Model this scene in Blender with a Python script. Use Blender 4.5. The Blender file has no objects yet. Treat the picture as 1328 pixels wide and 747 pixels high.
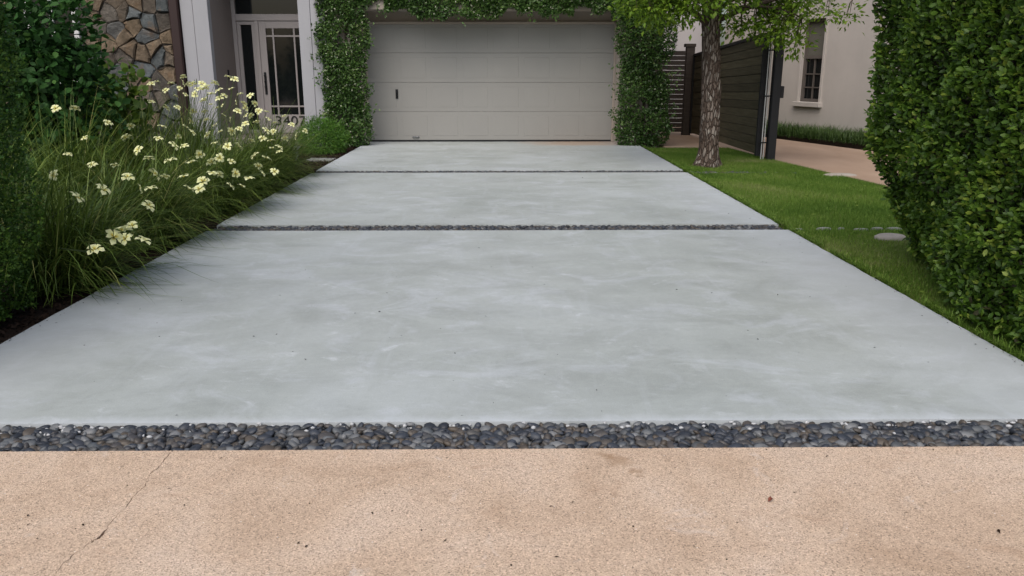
import bpy, bmesh, math, random
import numpy as np
from mathutils import Vector, Matrix, noise as mnoise

random.seed(7)
rng = np.random.default_rng(7)
scene = bpy.context.scene
COL = scene.collection
R = math.radians

# ---------------------------------------------------------------- camera, sky, sun, exposure
cam_data = bpy.data.cameras.new('camera')
cam = bpy.data.objects.new('camera', cam_data)
COL.objects.link(cam)
cam.location = (0.0, 0.0, 1.45)
cam.rotation_euler = (R(90 - 15.3), 0.0, R(-0.66))
cam_data.sensor_width = 36.0
cam_data.lens = 36.0 * 1042.0 / 1328.0
cam_data.clip_start = 0.05
cam_data.clip_end = 2000.0
scene.camera = cam

SUN_EL, SUN_AZ = R(54), R(-163)          # azimuth clockwise from +Y; behind the camera to the left
world = bpy.data.worlds.new('World')
scene.world = world
world.use_nodes = True
wn = world.node_tree.nodes
sky = wn.new('ShaderNodeTexSky')
sky.sky_type = 'NISHITA'
sky.sun_disc = False
sky.sun_elevation = SUN_EL
sky.sun_rotation = SUN_AZ
sky.air_density = 1.0
sky.dust_density = 4.0
sky.ozone_density = 0.6
bg = wn['Background']
bg.inputs['Strength'].default_value = 0.10
world.node_tree.links.new(sky.outputs[0], bg.inputs['Color'])

sun_data = bpy.data.lights.new('sun', 'SUN')
sun_data.energy = 1.5
sun_data.angle = R(70)
sun_data.color = (1.0, 0.965, 0.92)
sun = bpy.data.objects.new('sun', sun_data)
COL.objects.link(sun)
sd = Vector((math.sin(SUN_AZ) * math.cos(SUN_EL), math.cos(SUN_AZ) * math.cos(SUN_EL), math.sin(SUN_EL)))
sun.rotation_euler = sd.to_track_quat('Z', 'Y').to_euler()
sun.location = (0, 0, 30)

vs = scene.view_settings
vs.view_transform = 'Standard'
vs.look = 'None'
vs.gamma = 1.0
vs.exposure = 0.6
vs.use_curve_mapping = False

# ---------------------------------------------------------------- material helpers
class NT:
    def __init__(self, name):
        self.m = bpy.data.materials.new(name)
        self.m.use_nodes = True
        self.t = self.m.node_tree
        self.b = self.t.nodes['Principled BSDF']
        self.out = self.t.nodes['Material Output']
        self._co = None
    def n(self, typ, **kw):
        nd = self.t.nodes.new(typ)
        for k, v in kw.items():
            setattr(nd, k, v)
        return nd
    def l(self, a, b):
        self.t.links.new(a, b)
    def co(self, scale=(1, 1, 1), rot=(0, 0, 0), loc=(0, 0, 0)):
        if self._co is None:
            self._co = self.n('ShaderNodeTexCoord')
        mp = self.n('ShaderNodeMapping')
        mp.inputs['Scale'].default_value = scale
        mp.inputs['Rotation'].default_value = rot
        mp.inputs['Location'].default_value = loc
        self.l(self._co.outputs['Object'], mp.inputs['Vector'])
        return mp.outputs[0]
    def noise(self, vec, scale=5, detail=4, rough=0.55, dist=0.0):
        nd = self.n('ShaderNodeTexNoise')
        nd.inputs['Scale'].default_value = scale
        nd.inputs['Detail'].default_value = detail
        nd.inputs['Roughness'].default_value = rough
        nd.inputs['Distortion'].default_value = dist
        self.l(vec, nd.inputs['Vector'])
        return nd.outputs[0]
    def vor(self, vec, scale=5, feature='F1', rnd=1.0):
        nd = self.n('ShaderNodeTexVoronoi', feature=feature)
        nd.inputs['Scale'].default_value = scale
        nd.inputs['Randomness'].default_value = rnd
        self.l(vec, nd.inputs['Vector'])
        return nd
    def ramp(self, fac, stops):
        nd = self.n('ShaderNodeValToRGB')
        el = nd.color_ramp.elements
        while len(el) < len(stops):
            el.new(0.5)
        for e, (p, c) in zip(el, stops):
            e.position = p
            if not hasattr(c, '__len__'):
                c = (c, c, c)
            e.color = (c[0], c[1], c[2], 1)
        self.l(fac, nd.inputs[0])
        return nd.outputs[0]
    def mix(self, a, b, fac, mode='MIX'):
        nd = self.n('ShaderNodeMix', data_type='RGBA', blend_type=mode)
        for s, v in ((nd.inputs[0], fac), (nd.inputs[6], a), (nd.inputs[7], b)):
            if hasattr(v, 'type') and hasattr(v, 'node'):
                self.l(v, s)
            elif hasattr(v, '__len__'):
                s.default_value = (v[0], v[1], v[2], 1)
            else:
                s.default_value = v
        return nd.outputs[2]
    def math(self, op, a, b=0.0):
        nd = self.n('ShaderNodeMath', operation=op)
        for s, v in ((nd.inputs[0], a), (nd.inputs[1], b)):
            if hasattr(v, 'node'):
                self.l(v, s)
            else:
                s.default_value = v
        return nd.outputs[0]
    def base(self, c):
        if hasattr(c, 'node'):
            self.l(c, self.b.inputs['Base Color'])
        else:
            self.b.inputs['Base Color'].default_value = (c[0], c[1], c[2], 1)
    def rough(self, v):
        if hasattr(v, 'node'):
            self.l(v, self.b.inputs['Roughness'])
        else:
            self.b.inputs['Roughness'].default_value = v
    def spec(self, v):
        self.b.inputs['Specular IOR Level'].default_value = v
    def bump(self, h, strength=0.3, dist=0.01):
        nd = self.n('ShaderNodeBump')
        nd.inputs['Strength'].default_value = strength
        nd.inputs['Distance'].default_value = dist
        self.l(h, nd.inputs['Height'])
        self.l(nd.outputs[0], self.b.inputs['Normal'])
    def attr(self, name):
        nd = self.n('ShaderNodeAttribute', attribute_name=name)
        return nd.outputs['Fac']
    def objrand(self):
        return self.n('ShaderNodeObjectInfo').outputs['Random']
    def translucent(self, col, fac):
        tr = self.n('ShaderNodeBsdfTranslucent')
        if hasattr(col, 'node'):
            self.l(col, tr.inputs[0])
        else:
            tr.inputs[0].default_value = (*col, 1)
        mx = self.n('ShaderNodeMixShader')
        mx.inputs[0].default_value = fac
        self.l(self.b.outputs[0], mx.inputs[1])
        self.l(tr.outputs[0], mx.inputs[2])
        self.l(mx.outputs[0], self.out.inputs['Surface'])

M = {}

def leaf_material(name, stops, rough=0.42, spec=0.4, trans=0.25, tcol=None):
    m = NT(name)
    c = m.ramp(m.attr('tint'), stops)
    m.base(c)
    m.rough(rough)
    m.spec(spec)
    m.translucent(c if tcol is None else tcol, trans)
    M[name] = m.m

def plain(name, col, rough=0.6, spec=0.4, metal=0.0, var=0.12, scale=6.0, bump=0.0):
    m = NT(name)
    v = m.noise(m.co(), scale, 5, 0.6)
    c = m.mix([x * (1 - var) for x in col], [min(1, x * (1 + var)) for x in col], v)
    m.base(c)
    m.rough(rough)
    m.spec(spec)
    m.b.inputs['Metallic'].default_value = metal
    if bump:
        m.bump(m.noise(m.co(), scale * 20, 4, 0.6), bump, 0.004)
    M[name] = m.m

# coated concrete of the drive
m = NT('drive_concrete')
big = m.noise(m.co((0.6, 0.6, 1)), 1.0, 5, 0.6, 0.5)
c = m.ramp(big, [(0.32, (0.308, 0.338, 0.328)), (0.50, (0.342, 0.372, 0.364)), (0.68, (0.378, 0.412, 0.416))])
streak = m.noise(m.co((1.1, 1.5, 1), (0, 0, R(25))), 2.1, 7, 0.66, 0.5)
c = m.mix(c, m.ramp(streak, [(0.32, 0.90), (0.5, 1.0), (0.70, 1.07)]), 0.7, 'MULTIPLY')
blot = m.noise(m.co((1.2, 1.5, 1), (0, 0, R(-14)), (3, 1, 0)), 1.5, 8, 0.70, 0.9)
c = m.mix(c, (0.44, 0.475, 0.505), m.ramp(blot, [(0.52, 0.0), (0.61, 0.42), (0.80, 0.7)]))
# arcs left by the trowel
wv = m.n('ShaderNodeTexWave', wave_type='RINGS', rings_direction='Z')
m.l(m.co((1, 1, 1), (0, 0, 0), (1.3, -5.2, 0)), wv.inputs['Vector'])
for k_, v_ in (('Scale', 1.1), ('Distortion', 9.0), ('Detail', 5.0), ('Detail Scale', 1.4), ('Detail Roughness', 0.65)): wv.inputs[k_].default_value = v_
wisp = m.noise(m.co((2.6, 4.2, 1), (0, 0, R(20)), (7, 2, 0)), 1.3, 8, 0.72, 1.3)
c = m.mix(c, (0.50, 0.535, 0.56), m.math('MULTIPLY', m.ramp(wisp, [(0.56, 0.0), (0.66, 0.5), (0.80, 0.8)]), m.ramp(wv.outputs['Fac'], [(0.45, 0.15), (0.9, 1.0)])))
dark = m.noise(m.co((1.0, 1.5, 1), (0, 0, R(-30)), (1, 9, 0)), 1.1, 7, 0.68, 0.7)
c = m.mix(c, (0.220, 0.240, 0.222), m.ramp(dark, [(0.49, 0.0), (0.63, 0.30), (0.85, 0.55)]))
fine = m.noise(m.co(), 160, 3, 0.7)
c = m.mix(c, m.ramp(fine, [(0.3, 0.88), (0.7, 1.10)]), 0.9, 'MULTIPLY')
med = m.noise(m.co(), 22, 6, 0.75, 0.3)
c = m.mix(c, m.ramp(med, [(0.3, 0.93), (0.7, 1.06)]), 0.9, 'MULTIPLY')
# float marks running up the drive
flt = m.noise(m.co((5.0, 0.55, 1), (0, 0, R(-7)), (2, 4, 0)), 1.5, 6, 0.65, 0.4)
c = m.mix(c, (0.42, 0.455, 0.475), m.ramp(flt, [(0.56, 0.0), (0.66, 0.22), (0.8, 0.4)]))
scr = m.noise(m.co((3.0, 14.0, 1), (0, 0, R(18)), (1, 3, 0)), 2.2, 10, 0.8, 1.0)
c = m.mix(c, (0.52, 0.555, 0.58), m.ramp(scr, [(0.60, 0.0), (0.63, 0.38), (0.68, 0.0), (0.72, 0.3)]))
scr2 = m.noise(m.co((12.0, 2.6, 1), (0, 0, R(28)), (4, 3, 0)), 1.8, 10, 0.8, 1.2)
c = m.mix(c, (0.23, 0.25, 0.245), m.ramp(scr2, [(0.62, 0.0), (0.645, 0.32), (0.67, 0.0)]))
pit2 = m.vor(m.co((1, 1, 1), (0, 0, 0), (2, 2, 0)), 16)
c = m.mix(c, (0.17, 0.18, 0.175), m.ramp(pit2.outputs['Distance'], [(0.025, 0.8), (0.05, 0.0)]))
pit = m.vor(m.co(), 4.2)
c = m.mix(c, (0.13, 0.13, 0.12), m.ramp(pit.outputs['Distance'], [(0.012, 1.0), (0.022, 0.0)]))
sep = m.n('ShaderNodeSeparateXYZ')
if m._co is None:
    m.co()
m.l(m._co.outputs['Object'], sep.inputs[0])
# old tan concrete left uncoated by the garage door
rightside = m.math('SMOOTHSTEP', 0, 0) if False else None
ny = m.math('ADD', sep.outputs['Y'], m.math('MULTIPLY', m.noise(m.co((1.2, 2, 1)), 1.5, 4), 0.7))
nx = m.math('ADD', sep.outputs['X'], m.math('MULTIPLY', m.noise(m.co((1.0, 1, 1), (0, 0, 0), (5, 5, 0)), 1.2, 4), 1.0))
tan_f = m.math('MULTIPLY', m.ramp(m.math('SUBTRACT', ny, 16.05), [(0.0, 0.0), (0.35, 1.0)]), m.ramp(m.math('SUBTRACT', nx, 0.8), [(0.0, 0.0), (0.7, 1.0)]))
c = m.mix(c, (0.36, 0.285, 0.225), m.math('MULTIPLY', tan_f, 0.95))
edge_n = m.math('ADD', sep.outputs['Y'], m.math('MULTIPLY', m.noise(m.co((2.5, 1.2, 1)), 2.0, 6, 0.7, 0.8), -0.16))
c = m.mix(c, (0.48, 0.515, 0.545), m.ramp(m.math('SUBTRACT', edge_n, 3.05), [(0.0, 0.75), (0.09, 0.0)]))
ax = m.math('ADD', m.math('ABSOLUTE', m.math('ADD', sep.outputs['X'], 0.04)), m.math('MULTIPLY', m.noise(m.co((1.2, 2.5, 1), (0, 0, 0), (6, 6, 0)), 1.6, 7, 0.7, 0.8), 0.9))
c = m.mix(c, (0.44, 0.475, 0.51), m.ramp(m.math('SUBTRACT', ax, 2.35), [(0.0, 0.0), (0.7, 0.5)]))
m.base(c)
m.rough(m.ramp(streak, [(0.3, 0.42), (0.7, 0.62)]))
m.spec(0.35)
hh = m.math('ADD', m.math('MULTIPLY', wisp, 0.8), m.math('MULTIPLY', fine, 0.25))
m.bump(hh, 0.12, 0.006)
M['drive_concrete'] = m.m

# exposed aggregate of the pavement
m = NT('pavement_aggregate')
big = m.noise(m.co((1, 1, 1)), 1.7, 6, 0.62, 0.5)
c = m.ramp(big, [(0.28, (0.400, 0.290, 0.203)), (0.5, (0.495, 0.376, 0.278)), (0.74, (0.550, 0.440, 0.350))])
g = m.vor(m.co(), 260)
sepc = m.n('ShaderNodeSeparateColor')
m.l(g.outputs['Color'], sepc.inputs[0])
c = m.mix(c, m.ramp(sepc.outputs[0], [(0.0, 0.30), (0.10, 0.55), (0.24, 0.90), (0.8, 1.08), (0.97, 1.45)]), 0.8, 'MULTIPLY')
g2 = m.vor(m.co((1, 1, 1), (0, 0, 0), (3, 3, 0)), 85)
c = m.mix(c, (0.14, 0.095, 0.065), m.ramp(g2.outputs['Distance'], [(0.13, 0.75), (0.22, 0.0)]))
g3 = m.vor(m.co((1, 1, 1), (0, 0, 0), (8, 1, 0)), 26)
c = m.mix(c, (0.80, 0.76, 0.70), m.ramp(g3.outputs['Distance'], [(0.045, 0.8), (0.07, 0.0)]))
sub = m.noise(m.co((1, 1, 1), (0, 0, 0), (2, 7, 0)), 5.5, 7, 0.7, 0.8)
c = m.mix(c, (0.33, 0.215, 0.140), m.ramp(sub, [(0.57, 0.0), (0.74, 0.55)]))
c = m.mix(c, (0.60, 0.55, 0.52), m.ramp(sub, [(0.24, 0.45), (0.40, 0.0)]))
for px_, py_, sr_ in ((0.44, 2.79, .055), (0.50, 2.70, .03), (0.40, 2.83, .03), (1.95, 2.45, .10)):
    vd = m.n('ShaderNodeVectorMath', operation='DISTANCE')
    m.l(m.co(), vd.inputs[0]); vd.inputs[1].default_value = (px_, py_, 0)
    dd = m.math('ADD', vd.outputs['Value'], m.math('MULTIPLY', m.math('SUBTRACT', m.noise(m.co(), 28, 5, 0.7), 0.5), 0.16))
    c = m.mix(c, (0.26, 0.165, 0.095), m.ramp(dd, [(sr_ * .4, 0.55), (sr_ * 1.1, 0.0)]))
m.base(c)
m.rough(0.8)
m.spec(0.3)
m.bump(m.math('ADD', g.outputs['Distance'], m.noise(m.co(), 240, 3, 0.7)), 0.45, 0.003)
M['pavement_aggregate'] = m.m

plain('crack_soil', (0.13, 0.070, 0.042), 0.95, 0.1, 0, 0.4, 40)
m = NT('pebble_bed')
nn = m.noise(m.co(), 9, 5, 0.7)
c = m.mix((0.055, 0.045, 0.036), (0.60, 0.60, 0.60), m.ramp(nn, [(0.50, 0.0), (0.58, 1.0)]))
m.base(c); m.rough(0.9); M['pebble_bed'] = m.m

m = NT('pebble')
r = m.objrand()
c = m.ramp(r, [(0.0, (0.018, 0.021, 0.027)), (0.35, (0.034, 0.040, 0.052)), (0.62, (0.062, 0.050, 0.038)), (0.82, (0.060, 0.068, 0.076)), (1.0, (0.13, 0.135, 0.14))])
c = m.mix(c, m.ramp(m.noise(m.co((25, 25, 25)), 1.2, 5, 0.65), [(0.3, 0.7), (0.7, 1.5)]), 0.8, 'MULTIPLY')
c = m.mix(c, (0.42, 0.42, 0.42), m.ramp(m.noise(m.co((18, 18, 18), (0, 0, 0), (4, 1, 0)), 1.0, 5, 0.7), [(0.66, 0.0), (0.75, 0.5)]))
m.base(c); m.rough(0.5); m.spec(0.42); M['pebble'] = m.m
m = NT('pebble_mass')
c = m.ramp(m.attr('tint'), [(0.0, (0.018, 0.021, 0.027)), (0.35, (0.034, 0.040, 0.052)), (0.62, (0.062, 0.050, 0.038)), (0.82, (0.060, 0.068, 0.076)), (1.0, (0.13, 0.135, 0.14))])
c = m.mix(c, m.ramp(m.noise(m.co(), 30, 5, 0.65), [(0.3, 0.7), (0.7, 1.5)]), 0.8, 'MULTIPLY')
m.base(c); m.rough(0.5); m.spec(0.42); M['pebble_mass'] = m.m

m = NT('soil')
c = m.ramp(m.noise(m.co(), 14, 6, 0.7), [(0.3, (0.012, 0.008, 0.006)), (0.7, (0.034, 0.022, 0.016))])
m.base(c); m.rough(0.95); m.spec(0.15)
m.bump(m.noise(m.co(), 45, 6, 0.75), 0.8, 0.02); M['soil'] = m.m
m = NT('lawn_soil')
c = m.ramp(m.noise(m.co(), 7, 6, 0.7), [(0.3, (0.060, 0.085, 0.018)), (0.7, (0.110, 0.120, 0.036))])
m.base(c); m.rough(0.95); m.spec(0.1); M['lawn_soil'] = m.m
m = NT('far_ground')
c = m.ramp(m.noise(m.co(), 0.4, 6, 0.7), [(0.3, (0.045, 0.065, 0.02)), (0.7, (0.08, 0.085, 0.04))])
m.base(c); m.rough(0.95); m.spec(0.1); M['far_ground'] = m.m
m = NT('asphalt')
c = m.ramp(m.noise(m.co(), 120, 4, 0.7), [(0.3, (0.035,) * 3), (0.7, (0.07,) * 3)])
m.base(c); m.rough(0.9); M['asphalt'] = m.m

m = NT('salmon_concrete')
c = m.ramp(m.noise(m.co((1, 0.5, 1), (0, 0, R(15))), 1.4, 6, 0.6, 0.4), [(0.3, (0.27, 0.188, 0.134)), (0.7, (0.36, 0.260, 0.192))])
c = m.mix(c, m.ramp(m.noise(m.co(), 90, 3, 0.7), [(0.3, 0.85), (0.7, 1.12)]), 0.7, 'MULTIPLY')
m.base(c); m.rough(0.75); m.spec(0.3); M['salmon_concrete'] = m.m

def stucco(name, col, var=0.06):
    m = NT(name)
    c = m.ramp(m.noise(m.co(), 1.3, 6, 0.6), [(0.3, [x * (1 - var) for x in col]), (0.7, [min(1, x * (1 + var)) for x in col])])
    st = m.noise(m.co((3, 3, 0.25)), 2.0, 5, 0.65)
    c = m.mix(c, m.ramp(st, [(0.30, 0.93), (0.55, 1.0)]), 0.35, 'MULTIPLY')
    m.base(c); m.rough(0.85); m.spec(0.2)
    m.bump(m.noise(m.co(), 70, 5, 0.65), 0.25, 0.006)
    M[name] = m.m
stucco('house_stucco', (0.36, 0.315, 0.275))
stucco('pilaster_paint', (0.345, 0.348, 0.368), 0.04)
stucco('porch_paint', (0.24, 0.21, 0.195), 0.04)
stucco('neighbour_stucco', (0.48, 0.445, 0.415), 0.05)
stucco('neighbour_wing_skylit', (0.62, 0.59, 0.60), 0.03)  # neighbour wall colour lightened to stand for sky light falling on it
plain('door_paint', (0.33, 0.305, 0.30), 0.45, 0.4, 0, 0.05)
plain('garage_paint', (0.275, 0.272, 0.258), 0.5, 0.35, 0, 0.05, 1.2, 0.05)
plain('white_trim', (0.55, 0.55, 0.55), 0.5, 0.4, 0, 0.05)
plain('brown_trim', (0.026, 0.012, 0.011), 0.45, 0.4, 0, 0.15)
plain('black_metal', (0.012, 0.013, 0.015), 0.45, 0.4, 0.2, 0.2)
plain('grey_metal', (0.20, 0.21, 0.22), 0.45, 0.5, 0.6, 0.2)
plain('mortar', (0.075, 0.066, 0.058), 0.95, 0.1, 0, 0.3, 30)
plain('window_brown', (0.115, 0.100, 0.090), 0.55, 0.3, 0, 0.1)
plain('roof_tile', (0.10, 0.085, 0.075), 0.85, 0.2, 0, 0.3, 12)
plain('blind', (0.13, 0.125, 0.105), 0.7, 0.2, 0, 0.05)
plain('pale_stone', (0.31, 0.28, 0.245), 0.85, 0.2, 0, 0.2, 14, 0.4)
plain('paver_concrete', (0.20, 0.205, 0.195), 0.85, 0.2, 0, 0.15, 10, 0.3)
plain('black_digit', (0.010, 0.010, 0.011), 0.4, 0.4)
plain('steel_strip', (0.55, 0.55, 0.54), 0.4, 0.5, 0.3, 0.1)
plain('leaf_litter', (0.16, 0.05, 0.03), 0.7, 0.3, 0, 0.3, 50)

m = NT('glass_dark')
m.base((0.006, 0.008, 0.009)); m.rough(0.06); m.spec(0.5)
M['glass_dark'] = m.m

m = NT('gate_wood')
r = m.objrand()
gr = m.noise(m.co((0.8, 0.8, 14)), 3.0, 6, 0.65, 0.3)
c = m.ramp(gr, [(0.3, (0.046, 0.040, 0.022)), (0.7, (0.098, 0.084, 0.052))])
c = m.mix(c, m.ramp(r, [(0, 0.75), (1, 1.25)]), 1.0, 'MULTIPLY')
m.base(c); m.rough(0.7); m.spec(0.3); m.bump(gr, 0.3, 0.004); M['gate_wood'] = m.m
m = NT('fence_wood')
gr = m.noise(m.co((1.2, 1.2, 18)), 3.0, 6, 0.65, 0.3)
c = m.ramp(gr, [(0.3, (0.026, 0.020, 0.017)), (0.7, (0.056, 0.044, 0.037))])
m.base(c); m.rough(0.75); m.spec(0.3); M['fence_wood'] = m.m

m = NT('veneer_stone')
r = m.objrand()
c = m.ramp(r, [(0.0, (0.100, 0.115, 0.118)), (0.30, (0.145, 0.160, 0.162)), (0.42, (0.150, 0.125, 0.098)), (0.66, (0.250, 0.190, 0.128)), (0.8, (0.120, 0.095, 0.072)), (1.0, (0.150, 0.172, 0.180))])
for e in m.t.nodes:
    pass
c = m.mix(c, m.ramp(m.noise(m.co(), 6, 7, 0.7, 0.6), [(0.3, 0.38), (0.7, 1.12)]), 0.85, 'MULTIPLY')
c = m.mix(c, (0.17, 0.10, 0.05), m.ramp(m.noise(m.co((1, 1, 1), (0, 0, 0), (3, 0, 4)), 4.0, 5, 0.6), [(0.55, 0.0), (0.7, 0.5)]))
m.base(c); m.rough(0.85); m.spec(0.2)
m.bump(m.noise(m.co(), 11, 8, 0.72), 1.0, 0.06); M['veneer_stone'] = m.m

m = NT('bark')
wob = m.noise(m.co(), 5.0, 4, 0.6)
warp = m.mix(m.co((1, 1, 0.30)), wob, 0.05, 'ADD')
v = m.vor(warp, 26, 'DISTANCE_TO_EDGE')
v2 = m.vor(warp, 26)
n1 = m.noise(m.co((1, 1, 0.4)), 34, 6, 0.7, 0.4)
sc = m.n('ShaderNodeSeparateColor'); m.l(v2.outputs['Color'], sc.inputs[0])
plate = m.ramp(m.math('ADD', m.math('MULTIPLY', sc.outputs[0], 0.7), m.math('MULTIPLY', n1, 0.5)), [(0.25, (0.085, 0.062, 0.048)), (0.62, (0.150, 0.120, 0.098)), (0.85, (0.25, 0.22, 0.19)), (0.98, (0.36, 0.34, 0.30))])
c = m.mix((0.062, 0.044, 0.034), plate, m.ramp(v.outputs['Distance'], [(0.03, 0.0), (0.16, 1.0)]))
m.base(c); m.rough(0.92); m.spec(0.15)
m.bump(m.math('ADD', m.ramp(v.outputs['Distance'], [(0.0, 0.0), (0.2, 1.0)]), m.math('MULTIPLY', n1, 0.5)), 0.9, 0.025); M['bark'] = m.m
plain('twig', (0.06, 0.045, 0.035), 0.85, 0.2, 0, 0.3, 20)

leaf_material('hedge_leaf', [(0, (0.04, 0.036, 0.012)), (0.12, (0.018, 0.04, 0.007)), (0.45, (0.0557, 0.12, 0.0138)), (0.8, (0.1113, 0.2021, 0.023)), (1, (0.234, 0.313, 0.046))], 0.46, 0.35, 0.32)
leaf_material('boxwood_leaf', [(0, (0.0264, 0.0693, 0.0097)), (0.6, (0.0702, 0.1494, 0.021)), (1, (0.193, 0.2916, 0.0421))], 0.5, 0.3, 0.3)
leaf_material('vine_leaf', [(0, (0.0276, 0.0667, 0.0149)), (0.5, (0.0667, 0.138, 0.0299)), (0.85, (0.1265, 0.2127, 0.0529)), (1, (0.2185, 0.276, 0.1092))], 0.42, 0.4, 0.32)
leaf_material('vine_blossom', [(0, (0.40, 0.44, 0.30)), (1, (0.62, 0.64, 0.50))], 0.6, 0.2, 0.2)
leaf_material('tree_leaf', [(0, (0.0595, 0.1223, 0.0115)), (0.5, (0.1256, 0.2253, 0.0184)), (1, (0.238, 0.3349, 0.0345))], 0.5, 0.3, 0.42)
leaf_material('broad_leaf', [(0, (0.0129, 0.0437, 0.0092)), (0.6, (0.029, 0.0924, 0.0185)), (1, (0.0725, 0.168, 0.0308))], 0.62, 0.25, 0.28)
leaf_material('lime_leaf', [(0, (0.036, 0.078, 0.012)), (0.5, (0.084, 0.15, 0.0192)), (1, (0.144, 0.216, 0.03))], 0.45, 0.35, 0.35)
leaf_material('fine_leaf', [(0, (0.0375, 0.1063, 0.0125)), (0.5, (0.0813, 0.2, 0.0225)), (1, (0.15, 0.275, 0.0375))], 0.45, 0.35, 0.3)
leaf_material('iris_leaf', [(0, (0.0382, 0.0747, 0.0146)), (0.5, (0.0992, 0.1576, 0.0257)), (0.88, (0.1813, 0.2385, 0.0478)), (1, (0.3626, 0.3422, 0.1285))], 0.5, 0.3, 0.25)
leaf_material('grass_blade', [(0, (0.0688, 0.14, 0.018)), (0.5, (0.1204, 0.215, 0.03)), (0.85, (0.1763, 0.265, 0.048)), (1, (0.2408, 0.27, 0.1))], 0.6, 0.2, 0.35)
leaf_material('mondo_blade', [(0, (0.0264, 0.06, 0.012)), (1, (0.072, 0.126, 0.0264))], 0.5, 0.3, 0.15)
m = NT('petal')
c = m.ramp(m.attr('tint'), [(0.0, (0.20, 0.11, 0.01)), (0.22, (0.55, 0.44, 0.07)), (0.45, (0.78, 0.80, 0.38)), (1, (0.84, 0.86, 0.50))])
m.base(c); m.rough(0.6); m.spec(0.2); m.translucent(c, 0.3); M['petal'] = m.m
plain('grout', (0.40, 0.41, 0.42), 0.85, 0.2, 0, 0.15, 40)
plain('stalk', (0.060, 0.090, 0.030), 0.6, 0.3, 0, 0.2)
plain('mulch_chip', (0.024, 0.015, 0.011), 0.95, 0.1, 0, 0.5, 60)

# ---------------------------------------------------------------- object helpers
def link(o, parent=None):
    COL.objects.link(o)
    if parent is not None:
        o.parent = parent
    return o

def tag(o, label=None, category=None, group=None, kind=None):
    if label: o['label'] = label
    if category: o['category'] = category
    if group: o['group'] = group
    if kind: o['kind'] = kind
    return o

def empty(name, loc, label, category, group=None):
    o = bpy.data.objects.new(name, None)
    o.location = loc
    o.empty_display_size = 0.2
    link(o)
    return tag(o, label, category, group)

def bm_obj(name, bm, mat, parent=None, smooth=False):
    me = bpy.data.meshes.new(name)
    bmesh.ops.recalc_face_normals(bm, faces=bm.faces[:])
    bm.to_mesh(me)
    bm.free()
    if mat: me.materials.append(M[mat])
    if smooth:
        for p in me.polygons: p.use_smooth = True
    o = bpy.data.objects.new(name, me)
    if parent is not None:
        link(o, parent)
        o.matrix_parent_inverse = parent_inv(parent)
    else:
        link(o)
    return o

def parent_inv(p):
    mt = Matrix.Identity(4)
    chain = []
    while p is not None:
        chain.append(p); p = p.parent
    for q in reversed(chain):
        mt = mt @ q.matrix_parent_inverse @ Matrix.LocRotScale(q.location, q.rotation_euler.to_quaternion(), q.scale)
    return mt.inverted()

def np_mesh(name, V, faces, mat, parent=None, tint=None, smooth=False):
    """V (n,3); faces list of int arrays (k,3) or (k,4)"""
    me = bpy.data.meshes.new(name)
    V = np.asarray(V, dtype=np.float32)
    me.vertices.add(len(V))
    me.vertices.foreach_set('co', V.ravel())
    loops = np.concatenate([f.ravel() for f in faces]).astype(np.int32)
    tot = np.concatenate([np.full(len(f), f.shape[1], dtype=np.int32) for f in faces])
    start = np.concatenate([[0], np.cumsum(tot)[:-1]]).astype(np.int32)
    me.loops.add(len(loops))
    me.loops.foreach_set('vertex_index', loops)
    me.polygons.add(len(tot))
    me.polygons.foreach_set('loop_start', start)
    me.polygons.foreach_set('loop_total', tot)
    if smooth:
        me.polygons.foreach_set('use_smooth', np.ones(len(tot), dtype=bool))
    me.update(calc_edges=True)
    if tint is not None:
        a = me.attributes.new('tint', 'FLOAT', 'POINT')
        a.data.foreach_set('value', np.asarray(tint, dtype=np.float32))
    if mat: me.materials.append(M[mat])
    o = bpy.data.objects.new(name, me)
    link(o, parent)
    if parent is not None:
        o.matrix_parent_inverse = parent_inv(parent)
    return o

def box(bm, x0, x1, y0, y1, z0, z1, bev=0.0):
    r = bmesh.ops.create_cube(bm, size=1.0)
    vs_ = r['verts']
    for v in vs_:
        v.co = Vector((x0 + (v.co.x + .5) * (x1 - x0), y0 + (v.co.y + .5) * (y1 - y0), z0 + (v.co.z + .5) * (z1 - z0)))
    if bev:
        es = list({e for v in vs_ for e in v.link_edges})
        bmesh.ops.bevel(bm, geom=es, offset=bev, segments=1, affect='EDGES')
    return vs_

def boxo(name, x0, x1, y0, y1, z0, z1, mat, parent=None, bev=0.004):
    bm = bmesh.new()
    box(bm, x0, x1, y0, y1, z0, z1, bev)
    return bm_obj(name, bm, mat, parent)

def prism(bm, pts, z0, z1):
    """closed vertical prism over polygon pts (list of (x,y))"""
    lo = [bm.verts.new((p[0], p[1], z0)) for p in pts]
    hi = [bm.verts.new((p[0], p[1], z1)) for p in pts]
    n = len(pts)
    bm.faces.new(hi)
    bm.faces.new(list(reversed(lo)))
    for i in range(n):
        j = (i + 1) % n
        bm.faces.new((lo[i], lo[j], hi[j], hi[i]))

def tube(bm, pts, radii, seg=8, cap=True):
    rings = []
    n = len(pts)
    pts = [Vector(p) for p in pts]
    up = Vector((0.13, 0.21, 0.97))
    for i, p in enumerate(pts):
        d = (pts[min(i + 1, n - 1)] - pts[max(i - 1, 0)])
        if d.length < 1e-9: d = Vector((0, 0, 1))
        d.normalize()
        a = d.cross(up)
        if a.length < 1e-3: a = d.cross(Vector((1, 0, 0)))
        a.normalize()
        b = d.cross(a)
        rings.append([bm.verts.new(p + (a * math.cos(t) + b * math.sin(t)) * radii[i]) for t in [2 * math.pi * k / seg for k in range(seg)]])
    for i in range(n - 1):
        for k in range(seg):
            bm.faces.new((rings[i][k], rings[i][(k + 1) % seg], rings[i + 1][(k + 1) % seg], rings[i + 1][k]))
    if cap:
        bm.faces.new(rings[0]); bm.faces.new(list(reversed(rings[-1])))

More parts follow.
